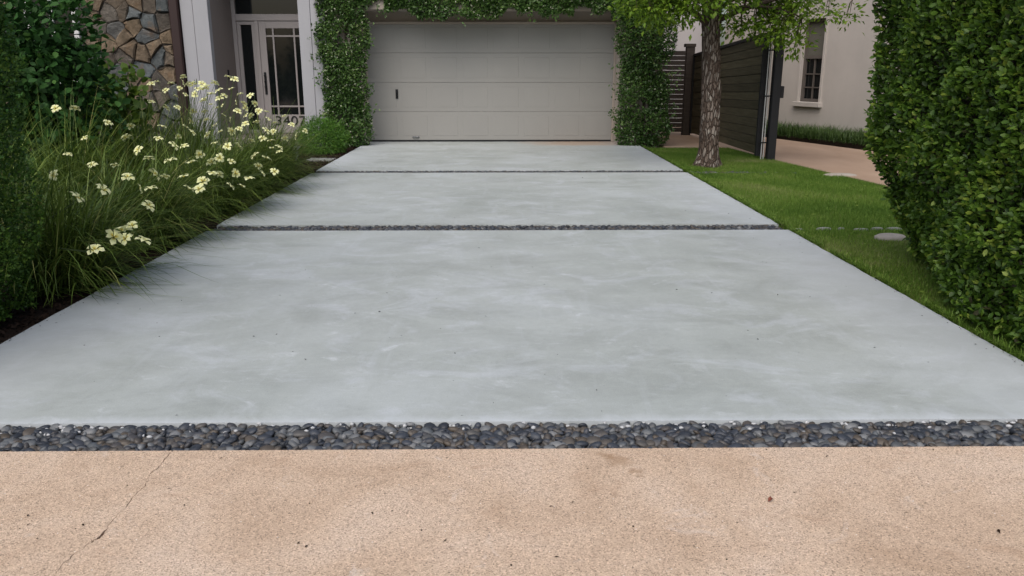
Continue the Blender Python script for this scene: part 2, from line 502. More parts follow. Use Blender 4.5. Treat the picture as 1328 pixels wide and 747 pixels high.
def unit(v):
    return v / np.maximum(np.linalg.norm(v, axis=-1, keepdims=True), 1e-9)

T8 = np.array([(0, 0, 0), (.28, -.40, .06), (.28, 0, 0), (.28, .40, .06), (.64, -.46, .05), (.64, 0, -.02), (.64, .46, .05), (1, 0, -.06)])
F8T = np.array([(0, 1, 2), (0, 2, 3), (4, 7, 5), (5, 7, 6)])
F8Q = np.array([(1, 4, 5, 2), (2, 5, 6, 3)])
T5 = np.array([(0, 0, 0), (.45, -.5, .08), (.45, 0, 0), (.45, .5, .08), (1, 0, -.06)])
F5 = np.array([(0, 1, 2), (0, 2, 3), (1, 4, 2), (2, 4, 3)])

def leaves(name, P, D, N, L, W, mat, parent, tint, detail=False):
    n = len(P)
    D = unit(D)
    S = unit(np.cross(N, D))
    N = np.cross(D, S)
    T = T8 if detail else T5
    V = (P[:, None, :] + D[:, None, :] * (T[None, :, 0:1] * L[:, None, None]) + S[:, None, :] * (T[None, :, 1:2] * W[:, None, None])
         + N[:, None, :] * (T[None, :, 2:3] * L[:, None, None]))
    k = len(T)
    off = (np.arange(n) * k)[:, None, None]
    if detail:
        fs = [(F8T[None] + off).reshape(-1, 3), (F8Q[None] + off).reshape(-1, 4)]
    else:
        fs = [(F5[None] + off).reshape(-1, 3)]
    o = np_mesh(name, V.reshape(-1, 3), fs, mat, parent, np.repeat(tint, k), smooth=True)
    o['kind'] = 'stuff'
    return o

def blades(name, B, A, L, W, bend, mat, parent, tint, seg=4):
    """B base points, A initial direction (unit), arching under weight by bend; ribbon of seg segments"""
    n = len(B)
    A = unit(A)
    H = A.copy(); H[:, 2] = 0
    H = unit(H + rng.normal(0, 1e-3, (n, 3)) * np.array([1, 1, 0]))
    S = unit(np.cross(A, H + np.array([0, 0, 1e-3])))
    S = unit(np.stack([-H[:, 1], H[:, 0], np.zeros(n)], 1))
    th = np.arcsin(np.clip(A[:, 2], -1, 1))
    p = B.copy()
    rows = []
    for i in range(seg + 1):
        t = i / seg
        w = W * (1 - t ** 2.2) + 0.0004
        rows.append(p - S * (w / 2)[:, None]); rows.append(p + S * (w / 2)[:, None])
        ang = th - bend * (t + 0.5 / seg) ** 1.6
        step = H * np.cos(ang)[:, None] + np.array([0, 0, 1.0]) * np.sin(ang)[:, None]
        p = p + step * (L / seg)[:, None]
        p[:, 2] = np.maximum(p[:, 2], 0.008 + 0.02 * (tint % 0.37))
    V = np.stack(rows, 1)
    k = 2 * (seg + 1)
    f = np.array([(2 * i, 2 * i + 1, 2 * i + 3, 2 * i + 2) for i in range(seg)])
    F = (f[None] + (np.arange(n) * k)[:, None, None]).reshape(-1, 4)
    o = np_mesh(name, V.reshape(-1, 3), [F], mat, parent, np.repeat(tint, k), smooth=True)
    o['kind'] = 'stuff'
    return o

def vnoise(P, s=1.0, off=0.0):
    return np.array([mnoise.noise(Vector((float(p[0]) * s + off, float(p[1]) * s, float(p[2]) * s))) for p in P])

def rsph(n):
    return unit(rng.normal(0, 1, (n, 3)))

# ================================================================ THE SETTING
DXL, DXR = -2.74, 2.66          # edges of the drive
g = np_mesh('ground', [(-300, -300, -0.16), (300, -300, -0.16), (300, 600, -0.16), (-300, 600, -0.16)], [np.array([[0, 1, 2, 3]])], 'far_ground')
tag(g, kind='structure')
tag(boxo('road', -120, 120, -11.0, -2.4, -0.30, -0.14, 'asphalt', None, 0.01), kind='structure')

# pavement in front, split by a crack that runs to the pebble strip
crack = [(-1.46, -2.4), (-1.50, -0.6), (-1.44, 0.6), (-1.39, 1.3), (-1.345, 1.9)]
pts_c = []
y = 1.95
cx_ctrl = [(1.95, -1.375), (2.08, -1.330), (2.16, -1.335), (2.24, -1.318), (2.30, -1.290), (2.38, -1.302), (2.47, -1.293), (2.55, -1.300), (2.62, -1.292), (2.70, -1.308), (2.78, -1.300), (2.84, -1.306), (2.893, -1.300)]
for i in range(len(cx_ctrl) - 1):
    (ya, xa), (yb, xb) = cx_ctrl[i], cx_ctrl[i + 1]
    for k in range(6):
        t = k / 6
        pts_c.append((xa + (xb - xa) * t + random.uniform(-.0055, .0055), ya + (yb - ya) * t))
pts_c.append((cx_ctrl[-1][1], 2.893))
line = crack + pts_c
wid = [0.0006 + 0.0028 * abs(mnoise.noise(Vector((p[1] * 9, 3, 1)))) + (0.003 if abs(p[1] - 2.30) < 0.03 else 0) + (0.0006 if p[1] > 2.7 else 0) for p in line]
bm = bmesh.new()
left = [(-60, -2.4)] + [(p[0] - w, p[1]) for p, w in zip(line, wid)] + [(-60, 2.893)]
right = [(60, 2.893)] + [(p[0] + w, p[1]) for p, w in reversed(list(zip(line, wid)))] + [(60, -2.4)]
prism(bm, left, -0.13, 0.0)
prism(bm, right, -0.13, 0.0)
pave = tag(bm_obj('pavement', bm, 'pavement_aggregate'), kind='structure')
bm = bmesh.new(); box(bm, -1.6, -1.2, -2.3, 2.88, -0.10, -0.0085)
tag(bm_obj('crack_filling', bm, 'crack_soil', pave), kind='structure')

# drive slabs
def slab(y0, y1):
    bm = bmesh.new()
    nx = 60
    # slightly wavering front and back edges, as cast by hand
    def ed(x, y, s): return y + 0.004 * mnoise.noise(Vector((x * 3.1, y, s)))
    fr = [(DXL + (DXR - DXL) * i / nx, ed(DXL + (DXR - DXL) * i / nx, y0, 1)) for i in range(nx + 1)]
    bk = [(DXL + (DXR - DXL) * i / nx, ed(DXL + (DXR - DXL) * i / nx, y1, 2)) for i in range(nx + 1)]
    ny = int((y1 - y0) / 0.05)
    sr = [(DXR + 0.010 * mnoise.noise(Vector((5, yy * 5, 3))) - 0.012 * max(0, mnoise.noise(Vector((8, yy * 11, 3))) - .25), yy) for yy in np.linspace(y0, y1, ny)[1:-1]]
    sl = [(DXL + 0.010 * mnoise.noise(Vector((9, yy * 5, 7))) + 0.012 * max(0, mnoise.noise(Vector((2, yy * 11, 7))) - .25), yy) for yy in np.linspace(y0, y1, ny)[1:-1]]
    prism(bm, fr + sr + bk[::-1] + sl[::-1], -0.12, 0.0)
    top = [f for f in bm.faces if f.normal.z > .9 or all(abs(v.co.z) < 1e-6 for v in f.verts)]
    es = [e for e in bm.edges if all(abs(v.co.z) < 1e-6 for v in e.verts)]
    bmesh.ops.bevel(bm, geom=es, offset=0.006, segments=2, affect='EDGES')
    return tag(bm_obj('driveway_slab', bm, 'drive_concrete'), kind='structure')
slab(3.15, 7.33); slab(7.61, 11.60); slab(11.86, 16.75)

# pebble strips
def pebble_base(seed, sub):
    b = bmesh.new()
    bmesh.ops.create_icosphere(b, subdivisions=sub, radius=1.0)
    for v in b.verts:
        d = 1 + 0.16 * mnoise.noise(v.co * 0.9 + Vector((seed * 7.3, 1, 2)))
        v.co = v.co * d
    return b
peb_meshes = []
for s in range(8):
    b = pebble_base(s, 2)
    me = bpy.data.meshes.new('pebble')
    b.to_mesh(me); b.free()
    for p in me.polygons: p.use_smooth = True
    me.materials.append(M['pebble'])
    peb_meshes.append(me)
peb_np = []
for s in range(8):
    b = pebble_base(s, 2 if s < 4 else 1)
    b.verts.ensure_lookup_table()
    peb_np.append((np.array([v.co[:] for v in b.verts]), np.array([[v.index for v in f.verts] for f in b.faces])))
    b.free()

def strip_layout(x0, x1, y0, y1, pitch, zoff=0.0):
    out = []
    rows = max(2, int(round((y1 - y0) / (pitch * 0.82))))
    for layer in range(3):
        for r in range(rows):
            yy = y0 + (r + .5) * (y1 - y0) / rows
            x = x0 + random.uniform(0, pitch)
            while x < x1:
                s = random.lognormvariate(0, 0.24)
                L = pitch * 0.60 * s
                W = L * random.uniform(.58, .85)
                H = L * random.uniform(.36, .6)
                yv = min(max(yy + random.uniform(-.4, .4) * pitch, y0 + W * .7), y1 - W * .42)
                tilt = random.gauss(0, 22) if layer else random.gauss(0, 12)
                tilt2 = random.gauss(0, 26)
                if random.random() < .12: tilt2 = random.choice((-1, 1)) * random.uniform(50, 80)
                z = zoff + (-0.030, -0.018, -0.012)[layer] + random.uniform(-.005, .005) + 0.004 * mnoise.noise(Vector((x * 3, yy * 9, 1)))
                if abs(tilt2) > 45: L *= .75
                ext = math.sqrt((L * math.sin(R(tilt2))) ** 2 + (W * math.sin(R(tilt))) ** 2 + (H * math.cos(R(tilt2))) ** 2)
                z = min(z, zoff + .0045 - ext - (0.0, .004, .008)[2 - layer] * random.random())
                out.append((x, yv, z, L, W, H, R(tilt), R(tilt2), random.gauss(0, .35) if random.random() < .75 else random.uniform(0, 3.14), layer))
                x += pitch * random.uniform(.8, 1.15) * (s * .5 + .5) * (1.05 if layer == 0 else 1.12)
    return out

def pebble_strip(y0, y1, pitch, singles, lo):
    bed = tag(boxo('pebble_strip', DXL, DXR, y0, y1, -0.14, -0.040, 'pebble_bed', None, 0), kind='structure')
    lay = strip_layout(DXL + .03, DXR - .03, y0 + .003, y1 - .003, pitch, -.002 if lo else 0.0)
    top = [p for p in lay if p[9] == 2 and abs(p[0]) < 2.05] if singles else []
    top.sort(key=lambda p: -p[3] * p[4])
    chosen = set(id(p) for p in top[:singles])
    VV, FF, TT, off = [], [], [], 0
    for p in lay:
        x, y, z, L, W, H, a, b_, c_, _l = p
        mt = Matrix.LocRotScale(Vector((x, y, z)), (Matrix.Rotation(c_, 3, 'Z') @ Matrix.Rotation(a, 3, 'X') @ Matrix.Rotation(b_, 3, 'Y')).to_quaternion(), Vector((L, W, H)))
        if id(p) in chosen:
            o = bpy.data.objects.new('pebble', random.choice(peb_meshes))
            link(o, bed)
            o.matrix_basis = mt
        else:
            k = random.randrange(0, 4) if not lo else random.randrange(4, 8)
            v, f = peb_np[k]
            mm = np.array(mt)
            VV.append(v @ mm[:3, :3].T + mm[:3, 3]); FF.append(f + off); TT.append(np.full(len(v), random.random())); off += len(v)
    o = np_mesh('pebbles', np.concatenate(VV), [np.concatenate(FF)], 'pebble_mass', bed, np.concatenate(TT), True)
    o['kind'] = 'stuff'
    if singles:
        # splashes of cement slurry left between the stones along the back edge
        VV, FF, off = [], [], 0
        for k in range(130):
            v, f = peb_np[4 + k % 4]
            q = np.array([random.uniform(-2.3, 2.3), y1 - abs(random.gauss(0, .045)) - .004, random.uniform(-.016, -.001)])
            VV.append(v * np.array([random.uniform(.004, .014), random.uniform(.004, .011), random.uniform(.004, .009)]) + q); FF.append(f + off); off += len(v)
        o = np_mesh('grout_splashes', np.concatenate(VV), [np.concatenate(FF)], 'grout', bed, None, True)
        o['kind'] = 'stuff'
pebble_strip(2.895, 3.147, 0.042, 300, False)
pebble_strip(7.335, 7.607, 0.050, 0, True)
pebble_strip(11.603, 11.857, 0.050, 0, True)

# flower bed, lawn, neighbour's drive, paved patch by the fence
tag(boxo('flower_bed', -14, DXL - .012, 2.9, 16.0, -0.15, -0.045, 'soil', None, 0), kind='structure')
bm = bmesh.new()
lawn_poly = [(DXR + .012, 2.9), (6.02, 2.9), (5.73, 5.0), (4.99, 10.05), (4.49, 13.4), (4.3, 15.45), (DXR + .012, 15.45)]
prism(bm, lawn_poly, -0.15, -0.035)
lawn = tag(bm_obj('lawn', bm, 'lawn_soil'), kind='structure')
bm = bmesh.new()
prism(bm, [(6.04, 2.9), (11.0, 2.9), (9.9, 7.5), (6.9, 14.48), (5.89, 17.67), (4.2, 23.0), (4.34, 15.45), (4.52, 13.4), (5.02, 10.05), (5.76, 5.0)], -0.15, -0.02)
tag(bm_obj('neighbour_driveway', bm, 'salmon_concrete'), kind='structure')
bm = bmesh.new()
prism(bm, [(3.12, 15.47), (4.31, 15.47), (4.20, 23.0), (3.12, 23.0)], -0.15, -0.012)
tag(bm_obj('patio', bm, 'salmon_concrete'), kind='structure')

# ================================================================ OUR HOUSE
HX, HY = -3.0, 16.0
house = empty('house', (HX, HY + 4, 0), 'stucco and stone house with double garage at the end of the driveway', 'house')
WTOP = 5.6
bm = bmesh.new()
box(bm, -3.32, -2.72, 16.0, 16.9, -0.15, WTOP)              # left garage pier
box(bm, 2.25, 3.08, 16.0, 16.9, -0.15, WTOP)               # right garage pier
box(bm, -2.718, 2.248, 16.004, 16.64, 2.52, WTOP)          # lintel
box(bm, -2.718, 2.248, 16.70, 16.9, 2.315, 2.60)           # header over the door
box(bm, 2.86, 3.08, 16.902, 25.0, -0.15, WTOP)             # right side wall
bm_obj('garage_wall', bm, 'house_stucco', house)
bm = bmesh.new()
box(bm, -5.50, -3.83, 17.32, 17.6, 3.06, WTOP)             # above transom, recess back
box(bm, -5.70, -5.502, 16.06, 17.6, -0.15, WTOP)           # recess left return
box(bm, -3.828, -3.66, 16.06, 17.6, -0.15, WTOP)           # recess right return
box(bm, -5.498, -3.832, 16.02, 17.318, 3.6, 3.9)           # porch ceiling
box(bm, -5.498, -3.832, 16.0, 17.6, -0.15, 0.12)           # porch floor
bm_obj('porch_wall', bm, 'porch_paint', house)
def pilaster(x0, x1, parent):
    bm = bmesh.new()
    w = x1 - x0
    box(bm, x0, x0 + w * .44, 15.93, 16.058, -0.15, WTOP, 0.004)
    box(bm, x0 + w * .47, x1, 15.90, 16.058, -0.15, WTOP, 0.006)
    box(bm, x0 + w * .441, x0 + w * .469, 15.955, 16.058, -0.15, WTOP)
    return bm_obj('pilaster', bm, 'pilaster_paint', parent)
pilaster(-6.02, -5.50, house)
pilaster(-3.83, -3.322, house)

# entry door, sidelight, transom
DY = 17.30
def frame_rect(bm, x0, x1, z0, z1, y0, y1, t):
    box(bm, x0, x1, y0, y1, z0, z0 + t, .003); box(bm, x0, x1, y0, y1, z1 - t, z1, .003)
    box(bm, x0, x0 + t, y0 + .001, y1 - .001, z0 + t, z1 - t, .003); box(bm, x1 - t, x1, y0 + .001, y1 - .001, z0 + t, z1 - t, .003)
bm = bmesh.new()
box(bm, -5.498, -5.42, DY - .05, DY + .08, .12, 3.05, .004)
box(bm, -5.045, -4.975, DY - .05, DY + .08, .12, 2.38, .004)
box(bm, -3.99, -3.832, DY - .05, DY + .08, .12, 3.05, .004)
box(bm, -5.418, -3.992, DY - .055, DY + .08, 2.382, 2.51, .004)
box(bm, -5.418, -3.992, DY - .05, DY + .08, 2.98, 3.05, .004)
bm_obj('door_frame', bm, 'door_paint', house)
boxo('transom_pane', -5.418, -3.992, DY + .01, DY + .03, 2.512, 2.978, 'glass_dark', house, 0)
# sidelight
bm = bmesh.new(); frame_rect(bm, -5.418, -5.047, .122, 2.38, DY - .02, DY + .05, .075)
sl = bm_obj('sidelight', bm, 'door_paint', house)
boxo('pane', -5.342, -5.123, DY + .008, DY + .028, .2, 2.304, 'glass_dark', sl, 0)
# door
bm = bmesh.new()
x0, x1, z0, z1 = -4.972, -3.993, .13, 2.378
box(bm, x0, x0 + .135, DY - .03, DY + .03, z0, z1, .003)
box(bm, x1 - .115, x1, DY - .03, DY + .03, z0, z1, .003)
box(bm, x0 + .136, x1 - .116, DY - .029, DY + .03, 2.235, z1, .003)
box(bm, x0 + .136, x1 - .116, DY - .029, DY + .03, z0, .51, .003)
gx0, gx1, gz0, gz1 = x0 + .136, x1 - .116, .51, 2.235
gw = gx1 - gx0
for fx in (.20, .79):
    box(bm, gx0 + gw * fx - .016, gx0 + gw * fx + .016, DY - .025, DY + .02, gz0, gz1)
for zz in (.68, 2.085):
    box(bm, gx0, gx1, DY - .0235, DY + .019, zz - .016, zz + .016)
door = bm_obj('front_door', bm, 'door_paint', house)
xs = [gx0, gx0 + gw * .20, gx0 + gw * .79, gx1]
zs = [gz0, .68, 2.085, gz1]
for i in range(3):
    for j in range(3):
        boxo('pane', xs[i], xs[i + 1], DY + .004, DY + .014, zs[j], zs[j + 1], 'glass_dark', door, 0)
bm = bmesh.new()
hx = x0 + .062
box(bm, hx - .024, hx + .024, DY - .045, DY - .031, .92, 1.37, .004)
tube(bm, [(hx, DY - .04, 1.22), (hx, DY - .10, 1.19), (hx, DY - .105, 1.08), (hx, DY - .04, 1.0)], [.012, .014, .014, .012], 8)
bmesh.ops.create_uvsphere(bm, u_segments=10, v_segments=6, radius=.026, matrix=Matrix.Translation((hx, DY - .055, 1.30)))
bm_obj('door_handle', bm, 'black_metal', door)
# house number on the bottom rail
def digit(ch, x, z, h, parent):
    cu = bpy.data.curves.new('digit', 'FONT')
    cu.body = ch; cu.size = h / 0.70; cu.extrude = .006; cu.align_x = 'CENTER'
    tmp = bpy.data.objects.new('digit_tmp', cu)
    COL.objects.link(tmp)
    dg = bpy.context.evaluated_depsgraph_get()
    me = bpy.data.meshes.new_from_object(tmp.evaluated_get(dg))
    bpy.data.objects.remove(tmp)
    me.materials.clear(); me.materials.append(M['black_digit'])
    o = bpy.data.objects.new('digit', me)
    link(o, parent)
    o.matrix_parent_inverse = parent_inv(parent)
    o.location = (x, DY - .037, z)
    o.rotation_euler = (R(90), 0, 0)
    o.scale = (1.18, 1.0, 1.0)
    return o
for i, ch in enumerate('3407'):
    digit(ch, -4.70 + i * .165, .295, .19, door)
boxo('doorbell', -5.502, -5.488, 16.72, 16.79, 1.23, 1.42, 'black_metal', house, .004)
# dark brown downpipe between the stone and the white pilaster
bm = bmesh.new(); box(bm, -6.215, -6.04, 15.86, 16.058, -0.1, WTOP, .02)
bm_obj('downpipe', bm, 'brown_trim', house)

# stone veneer: voronoi stones on a mortar backing
sv = boxo('stone_wall', -10.2, -6.22, 16.05, 16.6, -0.15, WTOP, 'mortar', house, 0)
def clip(poly, a, b, c):
    out = []
    n = len(poly)
    for i in range(n):
        p, q = poly[i], poly[(i + 1) % n]
        dp, dq = a * p[0] + b * p[1] - c, a * q[0] + b * q[1] - c
        if dp <= 0: out.append(p)
        if (dp < 0 < dq) or (dq < 0 < dp):
            t = dp / (dp - dq)
            out.append((p[0] + (q[0] - p[0]) * t, p[1] + (q[1] - p[1]) * t))
    return out
rs = random.Random(21)
SX0, SX1, SZ0, SZ1 = -10.15, -6.24, -0.05, 5.55
seeds = []
tries = 0
while len(seeds) < 285 and tries < 20000:
    tries += 1
    p = (rs.uniform(SX0, SX1), rs.uniform(SZ0, SZ1))
    if all(((p[0] - q[0]) / 1.15) ** 2 + (p[1] - q[1]) ** 2 > (.12 + .19 * rs.random()) ** 2 for q in seeds):
        seeds.append(p)
WIN = (-8.95, -7.98, 1.15, 3.0)
for i, s in enumerate(seeds):
    if WIN[0] - .14 < s[0] < WIN[1] + .14 and WIN[2] - .14 < s[1] < WIN[3] + .14: continue
    poly = [(SX0, SZ0), (SX1, SZ0), (SX1, SZ1), (SX0, SZ1)]
    for q in seeds:
        if q is s: continue
        dx, dz = q[0] - s[0], q[1] - s[1]
        if dx * dx + dz * dz > 1.5: continue
        poly = clip(poly, dx, dz, (q[0] ** 2 - s[0] ** 2 + q[1] ** 2 - s[1] ** 2) / 2)
        if not poly: break
    if len(poly) < 3: continue
    cxm = sum(p[0] for p in poly) / len(poly); czm = sum(p[1] for p in poly) / len(poly)
    # shrink for the joint, roughen the outline
    pp = []
    for k in range(len(poly)):
        a_, b_ = poly[k], poly[(k + 1) % len(poly)]
        if math.dist(a_, b_) < .04: continue
        pp.append(a_)
        pp.append(((a_[0] + b_[0]) / 2 + rs.uniform(-.022, .022), (a_[1] + b_[1]) / 2 + rs.uniform(-.022, .022)))
    if len(pp) < 4: continue
    def sh(p, d):
        v = Vector((cxm - p[0], czm - p[1])); L = v.length
        return (p[0] + v.x / L * d, p[1] + v.y / L * d)
    bm = bmesh.new()
    pr = rs.uniform(.03, .09)
    tx, tz = rs.uniform(-.16, .16), rs.uniform(-.16, .16)
    back = [bm.verts.new((sh(p, .010)[0], 16.052, sh(p, .010)[1])) for p in pp]
    mid = [bm.verts.new((sh(p, .012)[0], 16.05 - pr * .7, sh(p, .012)[1])) for p in pp]
    fr_ = [bm.verts.new((sh(p, .038)[0], 16.05 - pr + (p[0] - cxm) * tx + (p[1] - czm) * tz, sh(p, .038)[1])) for p in pp]
    ctr = bm.verts.new((cxm, 16.05 - pr - rs.uniform(-.006, .015), czm))
    n = len(pp)
    for k in range(n):
        j = (k + 1) % n
        bm.faces.new((back[k], back[j], mid[j], mid[k]))
        bm.faces.new((mid[k], mid[j], fr_[j], fr_[k]))
        bm.faces.new((fr_[k], fr_[j], ctr))
    bm_obj('stone', bm, 'veneer_stone', sv)
# window in the stone wall, half hidden by the shrub
bm = bmesh.new(); frame_rect(bm, WIN[0], WIN[1], WIN[2], WIN[3], 15.96, 16.09, .09)
box(bm, (WIN[0] + WIN[1]) / 2 - .03, (WIN[0] + WIN[1]) / 2 + .03, 15.98, 16.06, WIN[2] + .09, WIN[3] - .09)
wf = bm_obj('window', bm, 'white_trim', house)
boxo('pane', WIN[0] + .09, WIN[1] - .09, 16.02, 16.046, WIN[2] + .09, WIN[3] - .09, 'glass_dark', wf, 0)
# sectional garage door: four sections of eight raised panels
GX0, GX1, GY = -2.70, 2.23, 16.66
for r in range(4):
    za, zb = .035 + r * .57, .035 + (r + 1) * .57 - .003
    sec = boxo('garage_door_section', GX0, GX1, GY, GY + .05, za, zb, 'garage_paint', house, .004)
    pw = (GX1 - GX0) / 8
    for c_ in range(8):
        bm = bmesh.new()
        xa, xb = GX0 + c_ * pw + .06, GX0 + (c_ + 1) * pw - .06
        box(bm, xa, xb, GY - .003, GY + .002, za + .085, zb - .085, .0028)
        bm_obj('raised_panel', bm, 'garage_paint', sec)
boxo('garage_door_seal', GX0, GX1, GY + .006, GY + .045, 0.002, .034, 'black_metal', house, .003)
bm = bmesh.new()
box(bm, -2.15, -2.10, GY - .020, GY - .001, .86, 1.04, .003)
tube(bm, [(-2.125, GY - .02, .99), (-2.125, GY - .05, .975), (-2.125, GY - .05, .90), (-2.125, GY - .02, .885)], [.009] * 4, 6)
bm_obj('garage_lock', bm, 'black_metal', house)
bm = bmesh.new()
box(bm, -1.84, -1.70, GY - .022, GY - .001, .085, .11, .003)
tube(bm, [(-1.83, GY - .015, .10), (-1.82, GY - .05, .095), (-1.72, GY - .05, .095), (-1.71, GY - .015, .10)], [.007] * 4, 6)
bm_obj('lift_handle', bm, 'grey_metal', house)
# door stops left and right
bm = bmesh.new()
box(bm, -2.72, -2.69, 16.58, 16.655, 0.004, 2.31, .003); box(bm, 2.215, 2.25, 16.58, 16.655, 0.004, 2.31, .003)
box(bm, -2.688, 2.213, 16.60, 16.655, 2.285, 2.33, .003)
bm_obj('garage_frame', bm, 'house_stucco', house)
# body of the house behind and hip roof
bm = bmesh.new(); box(bm, -10.2, 2.858, 17.62, 25.0, -0.15, WTOP - .002)
for f in list(bm.faces): pass
bm_obj('rear_wall', bm, 'house_stucco', house)
bm = bmesh.new()
e = [bm.verts.new(p) for p in ((-10.4, 15.8, WTOP), (3.25, 15.8, WTOP), (3.25, 25.6, WTOP), (-10.4, 25.6, WTOP))]
e2 = [bm.verts.new(v.co + Vector((0, 0, .18))) for v in e]
rg = [bm.verts.new((-6.0, 20.4, 8.4)), bm.verts.new((-1.2, 20.4, 8.4))]
bm.faces.new(e[::-1])
for k in range(4): bm.faces.new((e[k], e[(k + 1) % 4], e2[(k + 1) % 4], e2[k]))
bm.faces.new((e2[0], e2[1], rg[1], rg[0])); bm.faces.new((e2[1], e2[2], rg[1])); bm.faces.new((e2[2], e2[3], rg[0], rg[1])); bm.faces.new((e2[3], e2[0], rg[0]))
bm_obj('roof', bm, 'roof_tile', house)

# ================================================================ NEIGHBOUR'S HOUSE
WA, WB = Vector((6.64, 19.94, 0)), Vector((7.92, 16.69, 0))
wd = (WB - WA).normalized()                       # along the wall towards the street
wnrm = Vector((-wd.y, wd.x, 0)) * -1               # towards the driveway
if wnrm.x > 0: wnrm = -wnrm
nh = empty('neighbour_house', tuple(WA + wd * 1.0 - wnrm * 3), 'pale stucco house beyond the tan side driveway', 'house')
ang = math.atan2(wd.y, wd.x)
LM = Matrix.Translation(WA) @ Matrix.Rotation(ang, 4, 'Z')   # local x along wall (to street), local y = left of it
sgn = 1 if (LM.to_3x3() @ Vector((0, 1, 0))).dot(wnrm) > 0 else -1
def nbox(bm, x0, x1, y0, y1, z0, z1, bev=0):
    """local: x along wall from WA, y outwards from wall face"""
    a_, b_ = sorted((y0 * sgn, y1 * sgn))
    vv = box(bm, x0, x1, a_, b_, z0, z1, 0)
    if bev:
        es = list({e_ for v in vv for e_ in v.link_edges}); bmesh.ops.bevel(bm, geom=es, offset=bev, segments=1, affect='EDGES')
def nobj(name, bm, mat, parent):
    bm.transform(LM)
    return bm_obj(name, bm, mat, parent)
def along(X, Y): return (Vector((X, Y, 0)) - WA).dot(wd)
u0, u1 = along(6.93, 19.2), along(7.16, 18.62)
u0, u1 = u0 - .02, u1 + .02
wz0, wz1 = .70, 2.52
bm = bmesh.new()
nbox(bm, -2.2, u0, -.35, 0, -.15, 6); nbox(bm, u1, 12.5, -.35, 0, -.15, 6)
nbox(bm, u0, u1, -.35, -.001, -.15, wz0); nbox(bm, u0, u1, -.35, -.001, wz1, 6)
nbox(bm, -2.2, -1.9, -8, -.352, -.15, 6); nbox(bm, 12.2, 12.5, -8, -.352, -.15, 6)
nobj('wall', bm, 'neighbour_stucco', nh)
bm = bmesh.new()
t = .055
nbox(bm, u0, u0 + t, -.16, -.05, wz0, wz1); nbox(bm, u1 - t, u1, -.16, -.05, wz0, wz1)
nbox(bm, u0 + t, u1 - t, -.16, -.052, wz0, wz0 + .07); nbox(bm, u0 + t, u1 - t, -.16, -.052, wz1 - t, wz1)
nbox(bm, u0 + t, u1 - t, -.16, -.054, 1.66, 1.73)
um = (u0 + u1) / 2
nbox(bm, um - .012, um + .012, -.14, -.075, wz0 + .07, 1.66)
for zz in (1.01, 1.31): nbox(bm, u0 + t, u1 - t, -.139, -.076, zz, zz + .024)
win = nobj('window', bm, 'window_brown', nh)
bm = bmesh.new(); nbox(bm, u0 + t, u1 - t, -.125, -.115, wz0 + .07, 1.66); nobj('pane', bm, 'glass_dark', win)
bm = bmesh.new(); nbox(bm, u0 + t, u1 - t, -.125, -.115, 1.73, wz1 - t); nobj('blind', bm, 'blind', win)
bm = bmesh.new()
nbox(bm, u0 - .07, u0 - .002, .0, .025, wz0, wz1 + .07, .003); nbox(bm, u1 + .002, u1 + .07, .0, .025, wz0, wz1 + .07, .003)
nbox(bm, u0, u1, .0, .024, wz1 + .002, wz1 + .07, .003); nobj('window_surround', bm, 'neighbour_stucco', win)
bm = bmesh.new(); nbox(bm, u0 - .11, u1 + .11, -.05, .085, wz0 - .11, wz0 - .002, .008); nobj('window_sill', bm, 'neighbour_stucco', win)
# rear wing added across the side drive's end; sky-lit brightness is in its colour
boxo('added_rear_wing', 3.2, 6.2, 24.6, 28, -.15, 6.0, 'neighbour_wing_skylit', nh, 0)
bm = bmesh.new(); tube(bm, [(5.05, 24.54, 0), (5.05, 24.54, 6)], [.045, .045], 8); bm_obj('downpipe', bm, 'white_trim', nh)  # downpipe on the added rear wing, added with it
bm = bmesh.new()
nbox(bm, -2.8, 13, -8.6, .6, 6.0, 6.2)
nobj('roof', bm, 'roof_tile', nh)

# ================================================================ GATE AND FENCE
gate = empty('driveway_gate', (4.32, 15.9, 0), 'dark timber gate leaf of horizontal boards behind the tree trunk', 'gate')
NB = 13
GA, GB = Vector((4.30, 13.62)), Vector((4.25, 18.30))
def gate_z(i, t): return 0.05 + (i / NB) * ((1.95 - .05) * (1 - t) + (1.70 - .05) * t)
for i in range(NB):
    bm = bmesh.new()
    off = random.uniform(-.007, .007)
    vv = []
    for t, P in ((0, GA), (1, GB)):
        za, zb = gate_z(i, t) + .003, gate_z(i + 1, t) - .003
        for dx, z in ((-.022 + off, za), (.022 + off, za), (.022 + off, zb), (-.022 + off, zb)):
            vv.append(bm.verts.new((P.x + dx, P.y, z)))
    for f in ((0, 1, 2, 3), (7, 6, 5, 4), (0, 4, 5, 1), (1, 5, 6, 2), (2, 6, 7, 3), (3, 7, 4, 0)):
        bm.faces.new([vv[k] for k in f])
    bmesh.ops.bevel(bm, geom=bm.edges[:], offset=.005, segments=1, affect='EDGES')
    bm_obj('board', bm, 'gate_wood', gate)
bm = bmesh.new()
vv = []
for P, zt in ((GA, 1.955), (GB, 1.705)):
    for dx, dz in ((-.045, 0), (.045, 0), (.045, .05), (-.045, .05)): vv.append(bm.verts.new((P.x + dx, P.y, zt + dz)))
for f in ((0, 1, 2, 3), (7, 6, 5, 4), (0, 4, 5, 1), (1, 5, 6, 2), (2, 6, 7, 3), (3, 7, 4, 0)): bm.faces.new([vv[k] for k in f])
bm_obj('top_rail', bm, 'black_metal', gate)
bm = bmesh.new()
vv = []
for P, zt in ((GA, 1.95), (GB, 1.70)):
    for dx, z_ in ((-.006, .05), (.006, .05), (.006, zt), (-.006, zt)): vv.append(bm.verts.new((P.x + dx, P.y, z_)))
